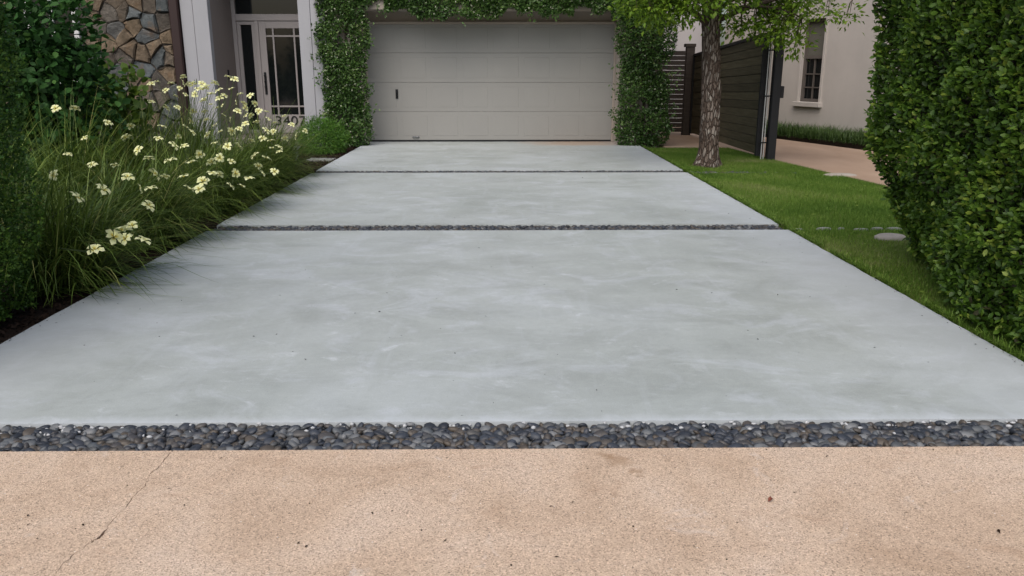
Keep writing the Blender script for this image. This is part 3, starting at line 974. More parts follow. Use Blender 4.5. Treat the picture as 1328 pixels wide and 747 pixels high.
for f in ((0, 1, 2, 3), (7, 6, 5, 4), (0, 4, 5, 1), (1, 5, 6, 2), (2, 6, 7, 3), (3, 7, 4, 0)): bm.faces.new([vv[k] for k in f])
bm_obj('backing_sheet', bm, 'black_metal', gate)
boxo('stile', 4.24, 4.36, 13.55, 13.615, .03, 2.0, 'black_metal', gate, .004)
boxo('stile', 4.20, 4.31, 18.305, 18.37, .03, 1.75, 'black_metal', gate, .004)
for yy in (14.9, 16.6): boxo('stile', 4.325, 4.37, yy, yy + .06, .05, 1.80, 'black_metal', gate, .003)

gp = empty('gate_post', (4.42, 13.42, 0), 'black steel gate post with pale vertical strips at the lawn edge', 'post')
boxo('post', 4.385, 4.515, 13.36, 13.50, -.1, 1.93, 'black_metal', gp, .006)
boxo('post_cap', 4.375, 4.525, 13.35, 13.51, 1.932, 1.96, 'black_metal', gp, .006)
for xx in (4.305, 4.345):
    bm = bmesh.new(); tube(bm, [(xx, 13.46, -.05), (xx, 13.46, 1.9)], [.0085, .0085], 8); bm_obj('rod', bm, 'steel_strip', gp)
for zz in (.25, 1.0, 1.72): boxo('bracket', 4.285, 4.384, 13.44, 13.48, zz, zz + .02, 'black_metal', gp, .002)
boxo('latch_box', 4.516, 4.575, 13.38, 13.48, .98, 1.17, 'black_metal', gp, .006)

fence = empty('slat_fence', (3.7, 18.45, 0), 'dark horizontal slat fence between the garage vine and the timber gate', 'fence')
for i in range(17):
    z = .06 + i * .104
    boxo('slat', 3.085, 4.06, 18.43 + .012 * (i % 2), 18.455 + .012 * (i % 2), z, z + .094, 'fence_wood', fence, .003)
boxo('post', 3.12, 3.21, 18.458, 18.55, -.1, 1.86, 'fence_wood', fence, .004)
boxo('post', 4.062, 4.245, 18.40, 18.55, -.1, 1.90, 'fence_wood', fence, .004)
boxo('post_cap', 4.03, 4.26, 18.385, 18.58, 1.902, 1.97, 'fence_wood', fence, .004)

# ================================================================ TREE ON THE LAWN
tree = empty('tree', (3.2, 12.6, 0), 'rough-barked tree with light green leaves on the right lawn', 'tree')
seg, nr = 56, 110
TV = []
for i in range(nr + 1):
    z = -0.05 + i / nr * 2.5
    cx, cy = 3.2 - .05 * (z / 2.5) + .02 * math.sin(z * 2.1), 12.6 + .03 * z
    rad = .124 + .085 * math.exp(-max(z, 0) / .12) + .018 * math.exp(-((z - .9) / .8) ** 2) + .05 * max(0, (z - 1.85)) ** 1.5
    for k in range(seg):
        a = 2 * math.pi * k / seg
        d = Vector((math.cos(a) * 2.6, math.sin(a) * 2.6, z * 2.0))
        ridge = abs(mnoise.noise(Vector((d.x * 2.0, d.y * 2.0, d.z * 1.1)))) * 2 - .4
        plate = mnoise.noise(Vector((d.x * 4, d.y * 4, d.z * 4.2)))
        lob = .028 * math.sin(4 * a + 1 + z) * math.exp(-max(z, 0) / .3)
        r_ = rad + .014 * ridge + .007 * plate + lob
        TV.append((cx + math.cos(a) * r_, cy + math.sin(a) * r_, z))
TV = np.array(TV)
idx = np.arange(nr)[:, None] * seg + np.arange(seg)[None]
nxt = np.arange(nr)[:, None] * seg + ((np.arange(seg) + 1) % seg)[None]
TF = np.stack([idx, nxt, nxt + seg, idx + seg], -1).reshape(-1, 4)
np_mesh('trunk', TV, [TF], 'bark', tree, smooth=True)
bm = bmesh.new()
limbs = []
def limb(p0, p1, r0, r1, n=7, sag=0.0, parent_list=None):
    p0, p1 = Vector(p0), Vector(p1)
    pts = []
    for i in range(n):
        t = i / (n - 1)
        p = p0.lerp(p1, t) + Vector((0, 0, sag * 4 * t * (1 - t)))
        p += Vector((mnoise.noise(p * 1.7), mnoise.noise(p * 1.7 + Vector((9, 0, 0))), mnoise.noise(p * 1.7 + Vector((0, 9, 0))))) * .10 * t
        pts.append(p)
    tube(bm, pts, [r0 + (r1 - r0) * i / (n - 1) for i in range(n)], 8)
    limbs.append(pts)
    return pts
top = (3.15, 12.67, 2.4)
limb(top, (3.0, 12.8, 4.6), .10, .05); limb(top, (4.3, 12.6, 4.0), .075, .03); limb(top, (2.2, 12.3, 3.9), .08, .03)
limb(top, (3.2, 11.4, 3.8), .07, .03); limb(top, (3.6, 13.9, 4.0), .07, .03); limb((3.0, 12.8, 4.5), (3.1, 12.6, 6.2), .05, .02)
limb((3.08, 12.6, 2.08), (1.85, 12.2, 2.55), .055, .018, sag=.12)
limb((3.25, 12.6, 2.15), (4.95, 12.1, 2.45), .045, .012, sag=.15)
limb((3.4, 12.5, 2.3), (4.4, 12.3, 2.15), .025, .008, sag=.1)
limb((3.1, 12.5, 2.2), (2.8, 11.5, 2.5), .04, .012, sag=.1)
limb((3.2, 12.7, 2.25), (3.9, 13.4, 2.45), .04, .012, sag=.1)
clus = []
rt = np.random.default_rng(11)
# upper crown
while len(clus) < 520:
    p = rt.uniform(-1, 1, 3)
    rr = np.linalg.norm(p)
    if rr > 1 or rr < .35: continue
    q = np.array([3.25, 12.55, 4.35]) + p * np.array([2.3, 2.2, 2.0])
    if q[2] < 2.5 or mnoise.noise(Vector(q * .9)) < -.22: continue
    clus.append(q)
nup = len(clus)
# low fringe seen at the top of the picture
def fringe(n, x, y, z):
    k = 0
    while k < n:
        q = np.array([rt.uniform(*x), rt.uniform(*y), rt.uniform(*z)])
        if mnoise.noise(Vector(q * 1.9 + np.array([4, 0, 0]))) < -.08: continue
        clus.append(q); k += 1
fringe(80, (1.75, 2.75), (11.7, 12.9), (2.12, 2.6))
fringe(26, (2.6, 3.5), (11.7, 12.5), (2.16, 2.6))
fringe(52, (3.35, 4.3), (11.9, 13.0), (2.04, 2.6))
fringe(22, (4.2, 4.75), (11.9, 13.0), (2.2, 2.6))
fringe(13, (3.85, 4.45), (12.1, 12.6), (1.82, 2.1))
fringe(3, (4.22, 4.4), (12.2, 12.4), (1.68, 1.85))
fringe(5, (4.6, 4.95), (11.9, 12.3), (2.12, 2.4))
clus = np.array(clus)
allpts = [p for l in limbs for p in l]
nl = 30
C = np.repeat(clus, nl, 0)
P = C + rt.normal(0, 1, (len(C), 3)) * np.array([.12, .12, .085])
D = unit(P - C + rt.normal(0, .08, P.shape) + np.array([0, 0, -.04]))
N = unit(rt.normal(0, .55, P.shape) + np.array([0, -.15, 1]))
L = rt.uniform(.06, .105, len(P))
cl_t = np.repeat(rt.uniform(-.2, .2, len(clus)), nl)
leaves('crown', P, D, N, L, L * .5, 'tree_leaf', tree, np.clip(rt.normal(.5, .2, len(P)) + cl_t, 0, 1))
for q in clus:
    qv = Vector(q)
    if qv.z > 3.2 and random.random() < .5: continue
    best = min(allpts, key=lambda p: (p - qv).length)
    if (best - qv).length > 1.4: continue
    md = best.lerp(qv, .5) + Vector((0, 0, .06))
    tube(bm, [best, md, qv], [.009, .006, .003], 4, False)
bm_obj('branches', bm, 'twig', tree, True)

# ================================================================ HEDGES
def hedge(name, label, side, ya, yb, ztop, xfun, leafL, n_face, n_end, n_top, mat, depth, detail, xback, tintfun, seed):
    r = np.random.default_rng(seed)
    root = empty(name, (float(xfun(np.array([(ya + yb) / 2]), np.array([0.0]))[0] + (xback * .5) * side), (ya + yb) / 2, 0), label, 'hedge')
    Ps, Ns = [], []
    y = r.uniform(ya, yb, n_face); z = ztop * r.uniform(0.0, 1, n_face)
    x = xfun(y, z)
    Ps.append(np.stack([x, y, z], 1)); Ns.append(np.tile([-side, 0, .25], (n_face, 1)))
    x2 = r.uniform(0, xback, n_end); z2 = ztop * r.uniform(0, 1, n_end)
    xe = xfun(np.full(n_end, yb), z2) + side * x2
    Ps.append(np.stack([xe, np.full(n_end, yb), z2], 1)); Ns.append(np.tile([0, 1.0, .25], (n_end, 1)))
    y3 = r.uniform(ya, yb, n_top); x3 = xfun(y3, np.full(n_top, ztop)) + side * r.uniform(0, xback, n_top)
    Ps.append(np.stack([x3, y3, np.full(n_top, ztop)], 1)); Ns.append(np.tile([0, 0, 1.0], (n_top, 1)))
    P = np.concatenate(Ps); N = np.concatenate(Ns)
    bulge = vnoise(P, 2.6, seed) * .10 + vnoise(P, 7.5, seed + 3) * .07
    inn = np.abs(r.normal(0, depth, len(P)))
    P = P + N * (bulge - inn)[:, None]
    P[:, 2] = np.maximum(P[:, 2], .02)
    D = unit(N * .75 + np.array([0, 0, .25]) + r.normal(0, .75, P.shape))
    NN = unit(N * .5 + np.array([0, 0, .6]) + r.normal(0, .65, P.shape))
    L = leafL * r.uniform(.65, 1.25, len(P))
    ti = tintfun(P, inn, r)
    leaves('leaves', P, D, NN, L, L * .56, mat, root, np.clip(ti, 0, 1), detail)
    # inner woody mass
    bm = bmesh.new()
    ny, nz = 14, 10
    grid = {}
    ins = depth * 2.2 + .05
    for i in range(ny + 1):
        for j in range(nz + 1):
            yy = ya + .1 + (yb - ya - .1 - ins) * i / ny; zz = -.05 + (ztop - ins + .05) * j / nz
            xx = float(xfun(np.array([yy]), np.array([max(zz, 0)]))[0]) + side * (ins + .03 * mnoise.noise(Vector((yy * 4, zz * 4, seed))))
            grid[i, j, 0] = bm.verts.new((xx, yy, zz)); grid[i, j, 1] = bm.verts.new((xx + side * (xback - 2 * ins if xback > 2 * ins + .2 else .2), yy, zz))
    for i in range(ny):
        for j in range(nz):
            for s in (0, 1): bm.faces.new((grid[i, j, s], grid[i + 1, j, s], grid[i + 1, j + 1, s], grid[i, j + 1, s]))
    for j in range(nz):
        for i in (0, ny): bm.faces.new((grid[i, j, 0], grid[i, j + 1, 0], grid[i, j + 1, 1], grid[i, j, 1]))
    for i in range(ny): bm.faces.new((grid[i, nz, 0], grid[i + 1, nz, 0], grid[i + 1, nz, 1], grid[i, nz, 1]))
    bm_obj('branches', bm, 'twig', root, True)
    # woody stems at the foot
    bm = bmesh.new()
    for k in range(14):
        yy = ya + .15 + (yb - ya - .3) * k / 13
        xx = float(xfun(np.array([yy]), np.array([0.0]))[0]) + side * random.uniform(.22, .4)
        tube(bm, [(xx, yy, -.05), (xx - side * .04, yy + random.uniform(-.06, .06), .3), (xx - side * .03, yy + random.uniform(-.1, .1), .6)], [.012, .009, .006], 5)
    bm_obj('stems', bm, 'twig', root, True)
    return root
def sm(t): t = np.clip(t, 0, 1); return t * t * (3 - 2 * t)
def xr(y, z): return 2.79 + np.clip((1.15 - z) / 1.15, 0, 1) ** 1.3 * (.0 + .50 * sm((y - 4.3) / 2.1)) - .03 * sm((z - 1) / 1.2)
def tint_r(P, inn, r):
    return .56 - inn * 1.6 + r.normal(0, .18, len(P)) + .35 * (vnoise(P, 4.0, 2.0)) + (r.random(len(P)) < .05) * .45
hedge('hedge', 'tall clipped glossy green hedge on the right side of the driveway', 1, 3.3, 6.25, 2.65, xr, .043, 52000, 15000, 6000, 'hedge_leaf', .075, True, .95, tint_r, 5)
def xl(y, z): return -2.90 + .05 * np.clip(z / 1.8, 0, 1) - .03 * np.clip((.5 - z) / .5, 0, 1)
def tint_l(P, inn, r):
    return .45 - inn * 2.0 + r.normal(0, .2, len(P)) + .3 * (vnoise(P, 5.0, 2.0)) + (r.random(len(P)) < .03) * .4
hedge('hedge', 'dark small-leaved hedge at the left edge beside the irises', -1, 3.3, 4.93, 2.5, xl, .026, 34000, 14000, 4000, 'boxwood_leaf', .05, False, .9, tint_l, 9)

# ================================================================ JASMINE ON THE GARAGE
def vine(name, label, n, sampler, stems, seed, nb=160, sprays=()):
    r = np.random.default_rng(seed)
    P, N = sampler(n, r)
    root = empty(name, tuple(stems[0][0]), label, 'climbing vine', 'jasmine on the garage front')
    keep = vnoise(P, 3.2, seed) + vnoise(P, 8.0, seed + 5) * .6 > -.52
    P, N = P[keep], N[keep]
    lim = P[:, 2] < 2.3
    for k_ in range(16):
        q = P[r.integers(len(P))] * 1.0
        if stems[0][0][2] > 1: e_ = q * 1.0; q[2] = 2.55; e_[2] = 2.55 - r.uniform(.08, .2); q[1] = e_[1] = 15.8
        else:
            cxm_ = (P[:, 0].min() + P[:, 0].max()) / 2; hw_ = (P[:, 0].max() - P[:, 0].min()) / 2; sg_ = r.choice([-1, 1])
            q = np.array([cxm_ + sg_ * hw_ * .75, 15.82, r.uniform(.15, 2.6)]); e_ = q + np.array([sg_ * r.uniform(.12, .26), -.03, r.uniform(-.12, .12)])
        sprays = list(sprays) + [(tuple(q), tuple(e_))]
    for (a, b) in sprays:
        a, b = np.array(a), np.array(b)
        k = 16
        t = r.uniform(0, 1, k)[:, None]
        Q = a + (b - a) * t + r.normal(0, .035, (k, 3))
        P = np.concatenate([P, Q]); N = np.concatenate([N, np.tile([0, -1, .3], (k, 1))])
    D = unit(N * .5 + np.array([0, -.1, -.25]) + r.normal(0, .75, P.shape))
    NN = unit(N * .55 + np.array([0, 0, .55]) + r.normal(0, .55, P.shape))
    L = r.uniform(.045, .085, len(P))
    ti = .42 + r.normal(0, .2, len(P)) + .3 * vnoise(P, 3.0, 1.0)
    leaves('leaves', P, D, NN, L, L * .52, 'vine_leaf', root, np.clip(ti, 0, 1))
    sel = r.choice(len(P), nb, replace=False)
    fp = np.repeat(P[sel] + N[sel] * .05, 5, 0)
    fd = unit(r.normal(0, 1, fp.shape) + np.array([0, -.3, 0])); fn = unit(np.array([0, -1, .4]) + r.normal(0, .4, fp.shape))
    leaves('blossoms', fp, fd, fn, np.full(len(fp), .022), np.full(len(fp), .012), 'vine_blossom', root, r.random(len(fp)))
    bm = bmesh.new()
    for s in stems:
        tube(bm, s, [.022 - .012 * i / max(1, len(s) - 1) for i in range(len(s))], 6)
    bm_obj('stems', bm, 'twig', root, True)
def col_sampler(xa, xb, base_in, zt, yface, th):
    def f(n, r):
        z = r.uniform(0, zt, n)
        u = r.uniform(-1, 1, n)
        cx, hw = (xa + xb) / 2, (xb - xa) / 2
        w = hw * (1 - base_in * np.exp(-z / .28)) * (1 + .10 * np.sin(z * 3.1 + 1) + .06 * np.sin(z * 7.3))
        x = cx + u * w
        th_ = th * np.sqrt(np.clip(1 - .75 * u * u, 0, 1)) * (1 + .15 * np.sin(z * 5 + x * 4))
        d = np.clip(1 - np.abs(r.normal(0, .35, n)), 0, 1)
        y = yface - th_ * d
        N = np.stack([u * .9, -np.ones(n), np.full(n, .2)], 1)
        return np.stack([x, y, z], 1), unit(N)
    return f
vine('climbing_vine', 'jasmine vine covering the pier left of the garage door', 12500, col_sampler(-3.45, -2.56, .22, 3.4, 16.0, .30),
     [[(-3.0, 15.93, -.04), (-3.05, 15.95, 1.0), (-2.95, 15.95, 2.2), (-3.0, 15.96, 3.2)], [(-2.9, 15.93, -.04), (-2.8, 15.95, 1.2), (-2.9, 15.95, 2.6)]], 31, 230,
     [((-2.62, 15.8, .62), (-2.40, 15.75, .74)), ((-3.45, 15.85, 1.6), (-3.56, 15.85, 1.75)), ((-2.6, 15.8, .15), (-2.5, 15.8, .2))])
vine('climbing_vine', 'dark jasmine vine covering the pier right of the garage door', 13000, col_sampler(2.20, 3.22, .25, 3.4, 16.0, .36),
     [[(2.7, 15.93, -.04), (2.75, 15.95, 1.0), (2.65, 15.95, 2.2), (2.7, 15.96, 3.2)], [(2.9, 15.93, -.04), (2.8, 15.95, 1.2), (2.9, 15.95, 2.6)]], 37, 80,
     [((2.9, 15.7, .45), (3.22, 15.6, .35)), ((2.3, 15.7, .2), (2.2, 15.7, .5))])
def lintel_sampler(n, r):
    x = r.uniform(-2.75, 2.4, n)
    low = 2.43 + .07 * np.sin(x * 2.3 + .5) + .05 * np.sin(x * 5.7) + .04 * np.sin(x * 13)
    low = low + np.where((x < -2.2), .22, 0) + np.where((x > 1.35) & (x < 2.05), .16, 0)
    z = low + (3.35 - low) * r.uniform(0, 1, n) ** 1.25
    th = .24 * (.6 + .4 * np.sin(x * 4 + z * 5))
    y = 16.0 - np.abs(th) * np.clip(1 - np.abs(r.normal(0, .4, n)), 0, 1)
    return np.stack([x, y, z], 1), unit(np.stack([np.zeros(n), -np.ones(n), np.full(n, .1)], 1))
vine('climbing_vine', 'jasmine vine trained along the lintel over the garage door', 21000, lintel_sampler,
     [[(-2.75, 15.97, 2.7), (-1.2, 15.95, 2.72), (.3, 15.96, 2.68), (2.3, 15.97, 2.75)]], 41, 230,
     [((-1.25, 15.8, 2.5), (-1.2, 15.8, 2.26)), ((-.78, 15.8, 2.5), (-.74, 15.8, 2.28)), ((.5, 15.8, 2.5), (.55, 15.8, 2.32)), ((1.0, 15.8, 2.5), (1.0, 15.8, 2.33))])

# ================================================================ SHRUBS
def shrub(name, label, c, rad, n, leafL, wl, mat, zmin, seed, detail=True, shell=.45, stem=True, up=.7):
    r = np.random.default_rng(seed)
    root = empty(name, (c[0], c[1], -.04), label, 'shrub')
    P = rsph_r(n, r) * (1 - np.abs(r.normal(0, shell, (n, 1)))).clip(.05, 1)
    lump = 1 + .22 * vnoise(P, 2.2, seed) + .12 * vnoise(P, 5.0, seed + 2)
    nrm = unit(P)
    P = np.array(c) + P * lump[:, None] * np.array(rad)
    ok = P[:, 2] > zmin
    P, nrm = P[ok], nrm[ok]
    D = unit(nrm * .8 + np.array([0, 0, -.15]) + r.normal(0, .6, P.shape))
    NN = unit(nrm * .5 + np.array([0, 0, up]) + r.normal(0, .4, P.shape))
    L = leafL * r.uniform(.6, 1.2, len(P))
    ti = .45 + r.normal(0, .22, len(P)) + .25 * vnoise(P, 2.5, 3.0)
    leaves('foliage', P, D, NN, L, L * wl, mat, root, np.clip(ti, 0, 1), detail)
    bm = bmesh.new()
    for k in range(9):
        a = r.uniform(0, 6.28); q = r.uniform(.3, .8)
        e_ = (c[0] + math.cos(a) * rad[0] * q, c[1] + math.sin(a) * rad[1] * q, c[2] + rad[2] * r.uniform(-.2, .6))
        b_ = (c[0] + math.cos(a) * .08, c[1] + math.sin(a) * .08, -.05)
        m_ = [(b_[i] + e_[i]) / 2 for i in range(3)]; m_[2] += .1
        tube(bm, [b_, m_, e_], [.016, .011, .005], 5)
    bm_obj('stems', bm, 'twig', root, True)
def rsph_r(n, r): return unit(r.normal(0, 1, (n, 3)))
shrub('shrub', 'tall dark broad-leaved shrub behind the left hedge', (-5.5, 9.7, 1.3), (1.0, .75, 1.45), 6500, .105, .7, 'broad_leaf', .1, 51)
shrub('shrub', 'dark broad-leaved shrub in front of the stone wall window', (-6.6, 12.4, 1.05), (.72, .6, 1.0), 3000, .11, .7, 'broad_leaf', .1, 57)
shrub('shrub', 'lime green large-leaved shrub in front of the stone wall', (-5.15, 11.2, .95), (.38, .35, .55), 420, .13, .85, 'lime_leaf', .2, 53, up=.3)
shrub('shrub', 'low bright green fine-leaved bush at the foot of the left garage vine', (-3.28, 14.75, .20), (.46, .40, .40), 11000, .06, .2, 'fine_leaf', -.02, 59, False, .35)

# ================================================================ IRISES
CL = [(-3.5, 5.55), (-3.55, 6.95), (-3.5, 8.5), (-3.5, 9.9), (-3.6, 11.3), (-4.6, 7.0), (-4.7, 8.7), (-4.7, 10.3), (-4.6, 11.9), (-5.6, 11.2)]
IL = ['iris clump nearest the left hedge, sprawling low over the driveway edge',
      'second iris clump along the driveway edge, counted from the left hedge',
      'third iris clump along the driveway edge, opposite the middle pebble strip',
      'fourth iris clump along the driveway edge, thick with cream flowers',
      'last iris clump along the driveway edge, reaching across beside the low green bush',
      'dark iris clump close behind the left hedge, with hardly any flowers',
      'iris clump in the back row with tall straight blades below the dark shrub',
      'iris clump in the back row in front of the lime green shrub',
      'iris clump in the back row with cream flowers before the white pilaster',
      'small iris clump at the far back left beneath the stone wall']
FLOWERS = [(6,-4.68,8.67,1.04),(6,-4.45,8.61,1.04),(6,-4.27,8.01,0.63),(0,-2.99,5.4,0.76),(0,-2.68,5.4,0.66),(1,-2.87,6.36,0.53),(6,-4.04,8.79,0.73),(7,-4.37,9.66,0.79),(1,-2.82,6.9,0.69),(1,-2.83,6.57,0.62),(1,-2.87,6.6,0.74),(1,-2.64,6.69,0.58),(1,-2.66,6.93,0.67),(1,-2.52,6.78,0.53),(1,-2.54,7.23,0.53),(7,-3.98,10.05,0.64),(7,-3.98,10.32,0.73),(8,-4.26,11.22,0.75),(2,-3.18,8.4,0.81),(8,-4.09,11.37,0.76),(3,-3.26,9.48,0.74),(2,-2.93,8.31,0.71),(2,-2.82,7.86,0.57),(2,-2.95,7.92,0.64),(3,-2.9,9.42,0.64),(2,-2.58,8.46,0.57),(2,-2.33,8.25,0.43),(2,-2.49,7.92,0.4),(2,-2.52,7.77,0.35),(3,-2.65,9.36,0.56),(3,-2.6,9.48,0.56),(3,-2.57,9.36,0.52),(3,-2.77,9.9,0.71),(3,-2.96,9.9,0.82),(3,-3.09,9.87,0.8),(4,-3.13,10.98,0.79),(3,-3.01,9.9,1.13),(4,-3.34,11.3,0.88),(4,-3.0,11.3,0.81),(4,-2.89,11.25,0.7),(4,-2.72,10.8,0.58),(4,-2.7,11.19,0.62),(8,-4.73,11.9,1.24),(8,-4.93,11.9,1.26),(7,-4.34,10.3,1.26),(8,-4.57,11.9,1.24),(8,-4.48,11.9,1.23),(8,-4.55,11.9,1.08),(2,-3.15,8.5,1.19),(2,-3.11,8.5,1.24),(2,-2.99,8.5,1.19),(3,-3.38,9.9,1.19),(3,-3.32,9.9,1.13),(8,-4.05,11.97,0.93),(8,-4.15,11.76,0.95),(3,-3.18,9.9,1.06),(3,-3.1,9.9,1.04),(3,-3.26,9.9,1.35),(3,-3.18,9.9,1.32),(2,-2.94,8.5,1.3),(7,-4.39,10.35,1.04),(8,-4.3,11.46,0.87),(8,-4.55,11.9,1.33),(3,-3.18,9.9,0.95),(8,-4.0,11.43,0.68),(2,-2.63,7.77,0.35),(1,-2.49,6.6,0.49),(0,-2.72,5.13,0.65),(0,-2.51,5.67,0.51),(0,-2.46,5.01,0.42),(0,-2.43,5.1,0.39),(0,-2.46,5.28,0.44),(0,-2.47,5.16,0.43),(0,-2.33,5.13,0.37),(0,-2.51,4.86,0.37),(1,-2.54,6.72,0.48),(6,-4.19,8.22,0.77),(6,-4.23,8.82,0.88),(1,-3.08,6.45,0.7),(1,-3.29,6.51,0.7),(7,-4.23,10.38,0.97),(7,-4.09,9.87,0.77),(2,-3.24,8.04,0.71),(3,-3.12,9.42,0.75),(2,-2.72,8.4,0.67),(2,-2.7,8.07,0.55),(2,-2.78,7.98,0.6),(3,-2.82,9.6,0.65),(2,-2.5,8.58,0.53),(2,-2.48,8.22,0.49),(2,-3.0,8.34,0.79),(2,-3.06,8.5,1.13),(8,-4.52,11.49,0.92),(2,-3.47,8.25,0.76),(1,-3.08,6.9,0.78),(3,-3.08,9.9,0.9),(3,-2.78,9.63,0.74),(3,-2.62,9.84,0.63),(8,-3.9,11.82,0.74),(8,-3.97,11.73,0.8),(8,-4.16,11.52,0.86),(8,-4.08,11.82,0.9),(3,-3.13,9.9,1.15),(3,-2.97,9.9,1.04),(4,-3.24,11.3,0.87),(4,-3.05,11.01,0.74),(8,-4.69,11.9,1.06),(8,-4.82,11.9,1.14),(8,-4.62,11.9,1.17),(2,-3.16,8.5,1.29),(2,-3.07,8.5,1.29),(2,-3.03,8.5,1.25),(3,-3.38,9.9,1.1),(3,-3.23,9.9,1.21),(3,-3.09,9.9,0.99),(3,-3.02,9.9,0.9),(3,-3.13,9.75,0.75),(2,-3.12,8.01,0.71),(1,-2.73,6.54,0.6),(1,-2.59,6.63,0.49),(1,-2.53,7.05,0.56),(2,-2.61,7.89,0.46),(2,-2.41,8.1,0.43),(1,-2.78,6.36,0.53),(1,-2.95,6.36,0.62),(2,-2.76,8.19,0.69),(3,-2.73,9.63,0.62)]

bmf = bmesh.new()
tl = bmf.verts.layers.float.new('tint')
for k in range(6):
    a = math.pi / 3 * k
    Lp, Wp, dz = (.056, .019, .004) if k % 2 == 0 else (.048, .014, .012)
    def pv(t, w, z, ti):
        v = bmf.verts.new((math.cos(a) * t - math.sin(a) * w, math.sin(a) * t + math.cos(a) * w, z)); v[tl] = ti; return v
    b0 = pv(.003, 0, .0, 0.25 if k % 2 else .05)
    l1, m1, r1 = pv(Lp * .4, -Wp * .75, dz + .008, .5), pv(Lp * .4, 0, dz + .005, .3 if k % 2 == 0 else .8), pv(Lp * .4, Wp * .75, dz + .008, .5)
    l2, m2, r2 = pv(Lp * .78, -Wp, dz + .006, 1), pv(Lp * .78, 0, dz + .008, 1), pv(Lp * .78, Wp, dz + .006, 1)
    tp = pv(Lp, 0, dz - .006, 1)
    for f in ((b0, l1, m1), (b0, m1, r1), (l1, l2, m2, m1), (m1, m2, r2, r1), (l2, tp, m2), (m2, tp, r2)): bmf.faces.new(f)
fm = bpy.data.meshes.new('flower'); bmf.to_mesh(fm); bmf.free(); fm.materials.append(M['petal'])
for p in fm.polygons: p.use_smooth = True
ri = np.random.default_rng(71)
for ci, (X, Y) in enumerate(CL):
    root = empty('iris', (X, Y, -.04), IL[ci], 'iris', 'irises in the left flower bed')
    n = 1300 if ci < 5 else 700
    if ci == 9: n = 200
    a = ri.uniform(0, 2 * math.pi, n)
    tilt = np.abs(ri.normal(0, R(34), n)) + R(3)
    A = np.stack([np.sin(tilt) * np.cos(a) + (.30 if ci < 5 else .16), np.sin(tilt) * np.sin(a) - .10, np.cos(tilt)], 1)
    rr = .28 * np.sqrt(ri.random(n))
    ab = ri.uniform(0, 2 * math.pi, n)
    B = np.stack([X + (.34 if ci < 5 else .05) + rr * np.cos(ab), Y + rr * 1.25 * np.sin(ab), np.full(n, -.04)], 1)
    L = (ri.uniform(.5, 1.22, n) if ci < 5 else ri.uniform(.75, 1.5, n)) * (1.0 if ci != 9 else .8)
    bend = np.abs(ri.normal(1.2, .5, n))
    tt = np.clip(ri.normal(.45, .26, n), 0, .97) + (ri.random(n) < .03) * .2
    blades('leaves', B, A, L, ri.uniform(.007, .013, n), bend, 'iris_leaf', root, np.clip(tt, 0, 1), 6)
    bm = bmesh.new()
    fl = [f for f in FLOWERS if f[0] == ci]
    for (_, fx, fy, fz) in fl:
        reps = 1
        for q in range(reps):
            p = Vector((fx, fy, fz))
            if q: p += Vector((ri.uniform(-.16, .16), ri.uniform(-.16, .16), ri.uniform(-.09, .08)))
            o = bpy.data.objects.new('flower', fm)
            link(o, root)
            o.matrix_parent_inverse = parent_inv(root)
            o.location = p
            o.rotation_euler = (R(ri.normal(16, 28)), R(ri.normal(0, 28)), ri.uniform(0, 6.28))
            s = ri.uniform(.78, 1.15); o.scale = (s, s, s)
            b0 = Vector((X + (fx - X) * .15, Y + (fy - Y) * .15, -.04))
            md = b0.lerp(p, .55) + Vector((0, 0, .14))
            tube(bm, [b0, b0.lerp(md, .5) + Vector((0, 0, .04)), md, p - Vector((0, 0, .01))], [.0035, .003, .0026, .002], 5, False)
            # a bud beside the flower
            if ri.random() < .4:
                bd = p + Vector((ri.uniform(-.05, .05), ri.uniform(-.05, .05), ri.uniform(-.02, .05)))
                tube(bm, [md, bd - Vector((0, 0, .03)), bd, bd + Vector((0, 0, .035))], [.002, .003, .006, .001], 5, False)
    if fl:
        tag(bm_obj('stalks', bm, 'stalk', root, True), kind='stuff')
    else:
        bm.free()

# ================================================================ GRASS AND GROUND COVER
def in_poly(x, y, poly):
    ins = np.zeros(len(x), bool)
    n = len(poly)
    for i in range(n):
        (xa, ya), (xb, yb) = poly[i], poly[(i + 1) % n]
        c = ((ya > y) != (yb > y)) & (x < (xb - xa) * (y - ya) / (yb - ya + 1e-12) + xa)
        ins ^= c
    return ins
rg_ = np.random.default_rng(81)
n = 430000
gx, gy = rg_.uniform(DXR, 6.0, n), 3.4 + (15.45 - 3.4) * rg_.random(n)
edge = DXR + .018 + .016 * np.sin(gy * 9.1) + .012 * np.sin(gy * 23.7) + rg_.exponential(.012, n)
ok = in_poly(gx, gy, lawn_poly) & (gx > edge)
ok &= ~((np.abs(gy - 7.46 - .02 * np.sin(gx * 7)) < .022) & (rg_.random(n) < .9))
ok &= ~((np.abs(gy - 11.73) < .07) & (rg_.random(n) < .75) & (gx < 3.6))
ok &= ~((((gx - 3.2) ** 2 + (gy - 12.6) ** 2) < (.28 + .08 * np.sin(np.arctan2(gy - 12.6, gx - 3.2) * 3)) ** 2) & (rg_.random(n) < .9))
ok &= ~((((gx - 3.49) / .155) ** 2 + ((gy - 7.06) / .11) ** 2) < 1)
ok &= rg_.random(n) < np.clip(.35 + 6.0 / gy, 0, 1)
gx, gy = gx[ok], gy[ok]
od = np.argsort(np.floor(gy * 6) * 1000 + np.floor(gx * 6) * 10 + rg_.random(len(gx)))
gx, gy = gx[od], gy[od]
n = len(gx)
patch = np.array([mnoise.noise(Vector((a * 1.1, b * 1.1, 0))) for a, b in zip(gx[::40], gy[::40])])
patch = np.repeat(patch, 40)[:n]
patch2 = np.repeat(np.array([mnoise.noise(Vector((a * 2.4 + 7, b * 2.4, 5))) for a, b in zip(gx[::40], gy[::40])]), 40)[:n]
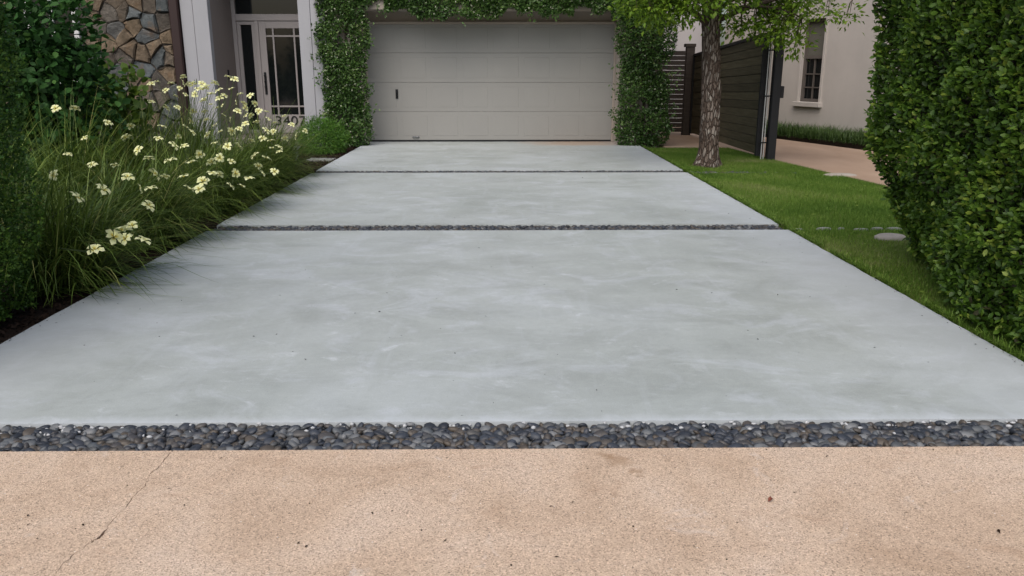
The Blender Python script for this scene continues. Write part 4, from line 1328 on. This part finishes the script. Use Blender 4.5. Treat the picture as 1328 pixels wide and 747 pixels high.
# smooth patch tint evaluated per blade on a coarse sine field (cheap)
pt = .10 * np.sin(gx * 2.3 + 1.2 * np.sin(gy * .9)) + .12 * np.sin(gy * 1.7 + gx * 1.1) + .07 * np.sin(gx * 6.1 + gy * 4.3) + .45 * patch
near = np.clip((7.4 - gy) / .2, 0, 1)
Lh = rg_.uniform(.018, .045, n) * (1 - .35 * near)
aa = rg_.uniform(0, 2 * math.pi, n); ll = rg_.uniform(.1, 1.0, n)
base = np.stack([gx, gy, np.full(n, -.036)], 1)
tip = base + np.stack([np.cos(aa) * ll * Lh, np.sin(aa) * ll * Lh, Lh + .006], 1)
sx = np.stack([-np.sin(aa), np.cos(aa), np.zeros(n)], 1) * rg_.uniform(.0016, .0034, n)[:, None]
V = np.stack([base - sx, base + sx, tip], 1).reshape(-1, 3)
F = np.arange(3 * n).reshape(-1, 3)
ti = np.clip(.45 + pt + .18 * near + rg_.normal(0, .17, n) + (rg_.random(n) < .04) * .4 + np.clip(patch2 - .25, 0, 1) * 1.3, 0, 1)
gr = np_mesh('grass', V, [F], 'grass_blade', None, np.repeat(ti, 3))
tag(gr, 'short green lawn grass between the driveway and the right hedge', 'grass', kind='stuff')
# longer blades leaning over the edge of the drive
k = 5200
ey = rg_.uniform(3.6, 15.4, k)
ok = mnoise_mask = np.array([mnoise.noise(Vector((0, float(v) * 3.3, 4))) for v in ey]) > -.25
ey = ey[ok]; k = len(ey)
B = np.stack([DXR + .02 + rg_.exponential(.02, k), ey, np.full(k, -.036)], 1)
A = np.stack([rg_.normal(-.45, .5, k), rg_.normal(0, .5, k), np.ones(k)], 1)
eb = blades('edge_grass', B, A, rg_.uniform(.04, .085, k), rg_.uniform(.003, .006, k), rg_.uniform(.5, 1.6, k), 'grass_blade', None, np.clip(rg_.normal(.5, .22, k), 0, 1), 3)
tag(eb, 'longer untrimmed grass blades leaning over the right driveway edge', 'grass', kind='stuff')
# small yellowed leaves lying in the grass
n = 90
q = np.stack([rg_.uniform(2.75, 4.6, n), rg_.uniform(5, 13, n), np.full(n, .012)], 1)
lt = leaves('lawn_litter', q, rsph(n) * np.array([1, 1, .2]), unit(rg_.normal(0, .3, (n, 3)) + np.array([0, 0, 1])), rg_.uniform(.02, .045, n), rg_.uniform(.012, .025, n), 'lime_leaf', None, np.ones(n))
tag(lt, 'tiny yellow-green fallen leaves scattered on the lawn', 'leaf litter', kind='stuff')

# dark border grass along the neighbour's wall
n = 16000
uu = rg_.uniform(-2.2, 9, n); vv_ = rg_.uniform(.06, 1.0, n)
o2 = Vector((wnrm.x, wnrm.y))
B = np.stack([WA.x + wd.x * uu + wnrm.x * vv_, WA.y + wd.y * uu + wnrm.y * vv_, np.full(n, -.03)], 1)
aa = rg_.uniform(0, 6.28, n); tl_ = np.abs(rg_.normal(0, .5, n))
A = np.stack([np.sin(tl_) * np.cos(aa), np.sin(tl_) * np.sin(aa), np.cos(tl_)], 1)
bg_ = blades('border_grass', B, A, rg_.uniform(.2, .42, n), rg_.uniform(.006, .012, n), rg_.uniform(.8, 2.0, n), 'mondo_blade', None, rg_.random(n), 3)
tag(bg_, 'dark strappy border grass along the foot of the neighbour wall', 'border grass', kind='stuff')
bm = bmesh.new()
prism(bm, [tuple((WA + wd * u_ + wnrm * v_).xy) for u_, v_ in ((-2.3, .01), (9.2, .01), (9.2, .98), (-2.3, .98))], -.15, -.008)
tag(bm_obj('border_bed', bm, 'soil'), kind='structure')

# mulch chips on the flower bed
n = 9000
mx = DXL - .02 - np.abs(rg_.normal(0, .55, n)); my = rg_.uniform(3.4, 15.9, n)
P = np.stack([mx, my, np.full(n, -.035) + rg_.uniform(0, .012, n)], 1)
mc = leaves('mulch_chips', P, rsph(n) * np.array([1, 1, .35]), unit(rg_.normal(0, .5, (n, 3)) + np.array([0, 0, 1])), rg_.uniform(.02, .06, n), rg_.uniform(.01, .025, n), 'mulch_chip', None, rg_.random(n))
tag(mc, 'dark bark mulch covering the flower bed beside the driveway', 'mulch', kind='stuff')

# ================================================================ SMALL THINGS
def lump(name, c, rx, ry, h, mat, label, cat, group=None, seed=0, flat=.6):
    bm = bmesh.new()
    bmesh.ops.create_icosphere(bm, subdivisions=3, radius=1)
    for v in bm.verts:
        d = 1 + .14 * mnoise.noise(v.co * 1.1 + Vector((seed * 3.7, 0, 0))) + .05 * mnoise.noise(v.co * 3.5 + Vector((seed, 3, 0)))
        z = v.co.z
        z = math.copysign(abs(z) ** flat, z)
        v.co = Vector((v.co.x * rx * d, v.co.y * ry * d, z * h))
    o = bm_obj(name, bm, mat, None, True)
    o.location = c
    return tag(o, label, cat, group)
lump('flat_stone', (3.49, 7.06, -.03), .145, .10, .045, 'pale_stone', 'flat pale round stone set in the lawn beside the right hedge', 'stone', None, 1)
lump('flat_stone', (4.80, 11.40, -.025), .24, .12, .035, 'pale_stone', 'pale flat slab stone at the edge of the tan side driveway', 'stone', None, 2)
ed = [(2.80, .07), (3.05, .10), (3.22, .05), (3.40, .09), (3.56, .08), (3.72, .10), (3.90, .08)]
EDL = ['edging stone nearest the driveway in the row crossing the lawn', 'second edging stone from the driveway in the lawn row, a long one', 'third edging stone from the driveway, the shortest of the lawn row',
       'middle one of the seven edging stones in the lawn row', 'fifth edging stone from the driveway in the lawn row', 'long edging stone, second from the hedge end of the lawn row', 'edging stone closest to the right hedge at the end of the lawn row']
for k, (xx, w) in enumerate(ed):
    lump('edging_stone', (xx, 7.47 + .012 * (k % 3), -.036), w * .8, .014 + .006 * (k % 2), .022 + .008 * ((k * 5) % 3) / 2, 'paver_concrete', EDL[k], 'stone', 'edging stones across the lawn', k + 4)
VV, FF, TT, off = [], [], [], 0
for k in range(120):
    v, f = peb_np[4 + k % 4]
    mt = Matrix.LocRotScale(Vector((DXR + .03 + abs(random.gauss(0, .55)), random.gauss(11.73, .06), -.030)), Matrix.Rotation(random.uniform(0, 3), 3, 'Z').to_quaternion(), Vector((.036, .026, .018)) * random.uniform(.7, 1.3))
    mm = np.array(mt); VV.append(v @ mm[:3, :3].T + mm[:3, 3]); FF.append(f + off); TT.append(np.full(len(v), random.uniform(.3, 1))); off += len(v)
pr_ = np_mesh('pebble_row', np.concatenate(VV), [np.concatenate(FF)], 'pebble_mass', None, np.concatenate(TT), True)
tag(pr_, 'grey pebbles sunk in the grass by the tree foot', 'pebbles', kind='stuff')

bm = bmesh.new()
prism(bm, [(-3.26, 13.42), (-2.83, 13.40), (-2.81, 13.70), (-3.24, 13.73)], -.06, -.012)
bmesh.ops.bevel(bm, geom=[e_ for e_ in bm.edges], offset=.008, segments=1, affect='EDGES')
tag(bm_obj('stepping_stone', bm, 'paver_concrete'), 'flat grey stepping stone in the mulch by the low bush', 'stepping stone')

lamp = empty('path_light', (-3.36, 13.25, -.045), 'small grey path light standing between irises and low bush', 'path light')
bm = bmesh.new(); tube(bm, [(-3.36, 13.25, -.08), (-3.36, 13.25, .17)], [.03, .03], 10); bm_obj('post', bm, 'grey_metal', lamp, True)
bm = bmesh.new(); box(bm, -3.42, -3.30, 13.19, 13.31, .195, .22, .006); bm_obj('cap', bm, 'grey_metal', lamp)
bm = bmesh.new(); box(bm, -3.395, -3.325, 13.205, 13.295, .171, .194, .004); bm_obj('lens', bm, 'white_trim', lamp)

# litter on the pavement
def dry_leaf(x, y, L, rot, mat, label):
    bm = bmesh.new()
    ptsL = [(0, 0, .002), (.3, -.32, .012), (.3, 0, .004), (.3, .32, .010), (.7, -.25, .014), (.7, 0, .006), (.7, .26, .016), (1, 0, .005)]
    v = [bm.verts.new((a * L, b * L, c)) for a, b, c in ptsL]
    for f in ((0, 1, 2), (0, 2, 3), (1, 4, 5, 2), (2, 5, 6, 3), (4, 7, 5), (5, 7, 6)): bm.faces.new([v[i] for i in f])
    r_ = bmesh.ops.extrude_face_region(bm, geom=bm.faces[:])
    for e_ in r_['geom']:
        if isinstance(e_, bmesh.types.BMVert): e_.co.z += .0012
    o = bm_obj('fallen_leaf', bm, mat)
    o.location = (x, y, .0005); o.rotation_euler = (0, 0, rot)
    tag(o, label, 'leaf')
dry_leaf(.915, 2.475, .024, .6, 'leaf_litter', 'small red-brown fallen leaf on the tan pavement')
dry_leaf(1.60, 2.27, .012, 2.2, 'mulch_chip', 'tiny dark dry leaf near the right front of the pavement')
dry_leaf(-2.02, 2.52, .02, 1.0, 'mulch_chip', 'tiny dark dry leaf at the left of the pavement')
n = 260
bits = []
P = np.stack([rg_.uniform(-2.6, 2.6, n), np.where(rg_.random(n) < .25, rg_.uniform(2.0, 2.88, n), rg_.uniform(3.2, 16, n)), np.full(n, .002)], 1)
ok = ~((np.abs(P[:, 1] - 7.47) < .2) | (np.abs(P[:, 1] - 11.73) < .2))
P = P[ok]; n = len(P)
k = 900
ey = rg_.uniform(3.2, 16, k); sd_ = rg_.random(k) < .5
ex = np.where(sd_, DXR + .012 - rg_.exponential(.022, k), DXL - .012 + rg_.exponential(.03, k))
P = np.concatenate([P, np.stack([ex, ey, np.full(k, .003)], 1)]); n = len(P)
gt = leaves('grit', P, rsph(n) * np.array([1, 1, .1]), np.tile([0, 0, 1.0], (n, 1)) + rg_.normal(0, .2, (n, 3)), rg_.uniform(.006, .018, n), rg_.uniform(.004, .009, n), 'mulch_chip', None, rg_.random(n))
tag(gt, 'fine plant debris scattered over the concrete', 'debris', kind='stuff')
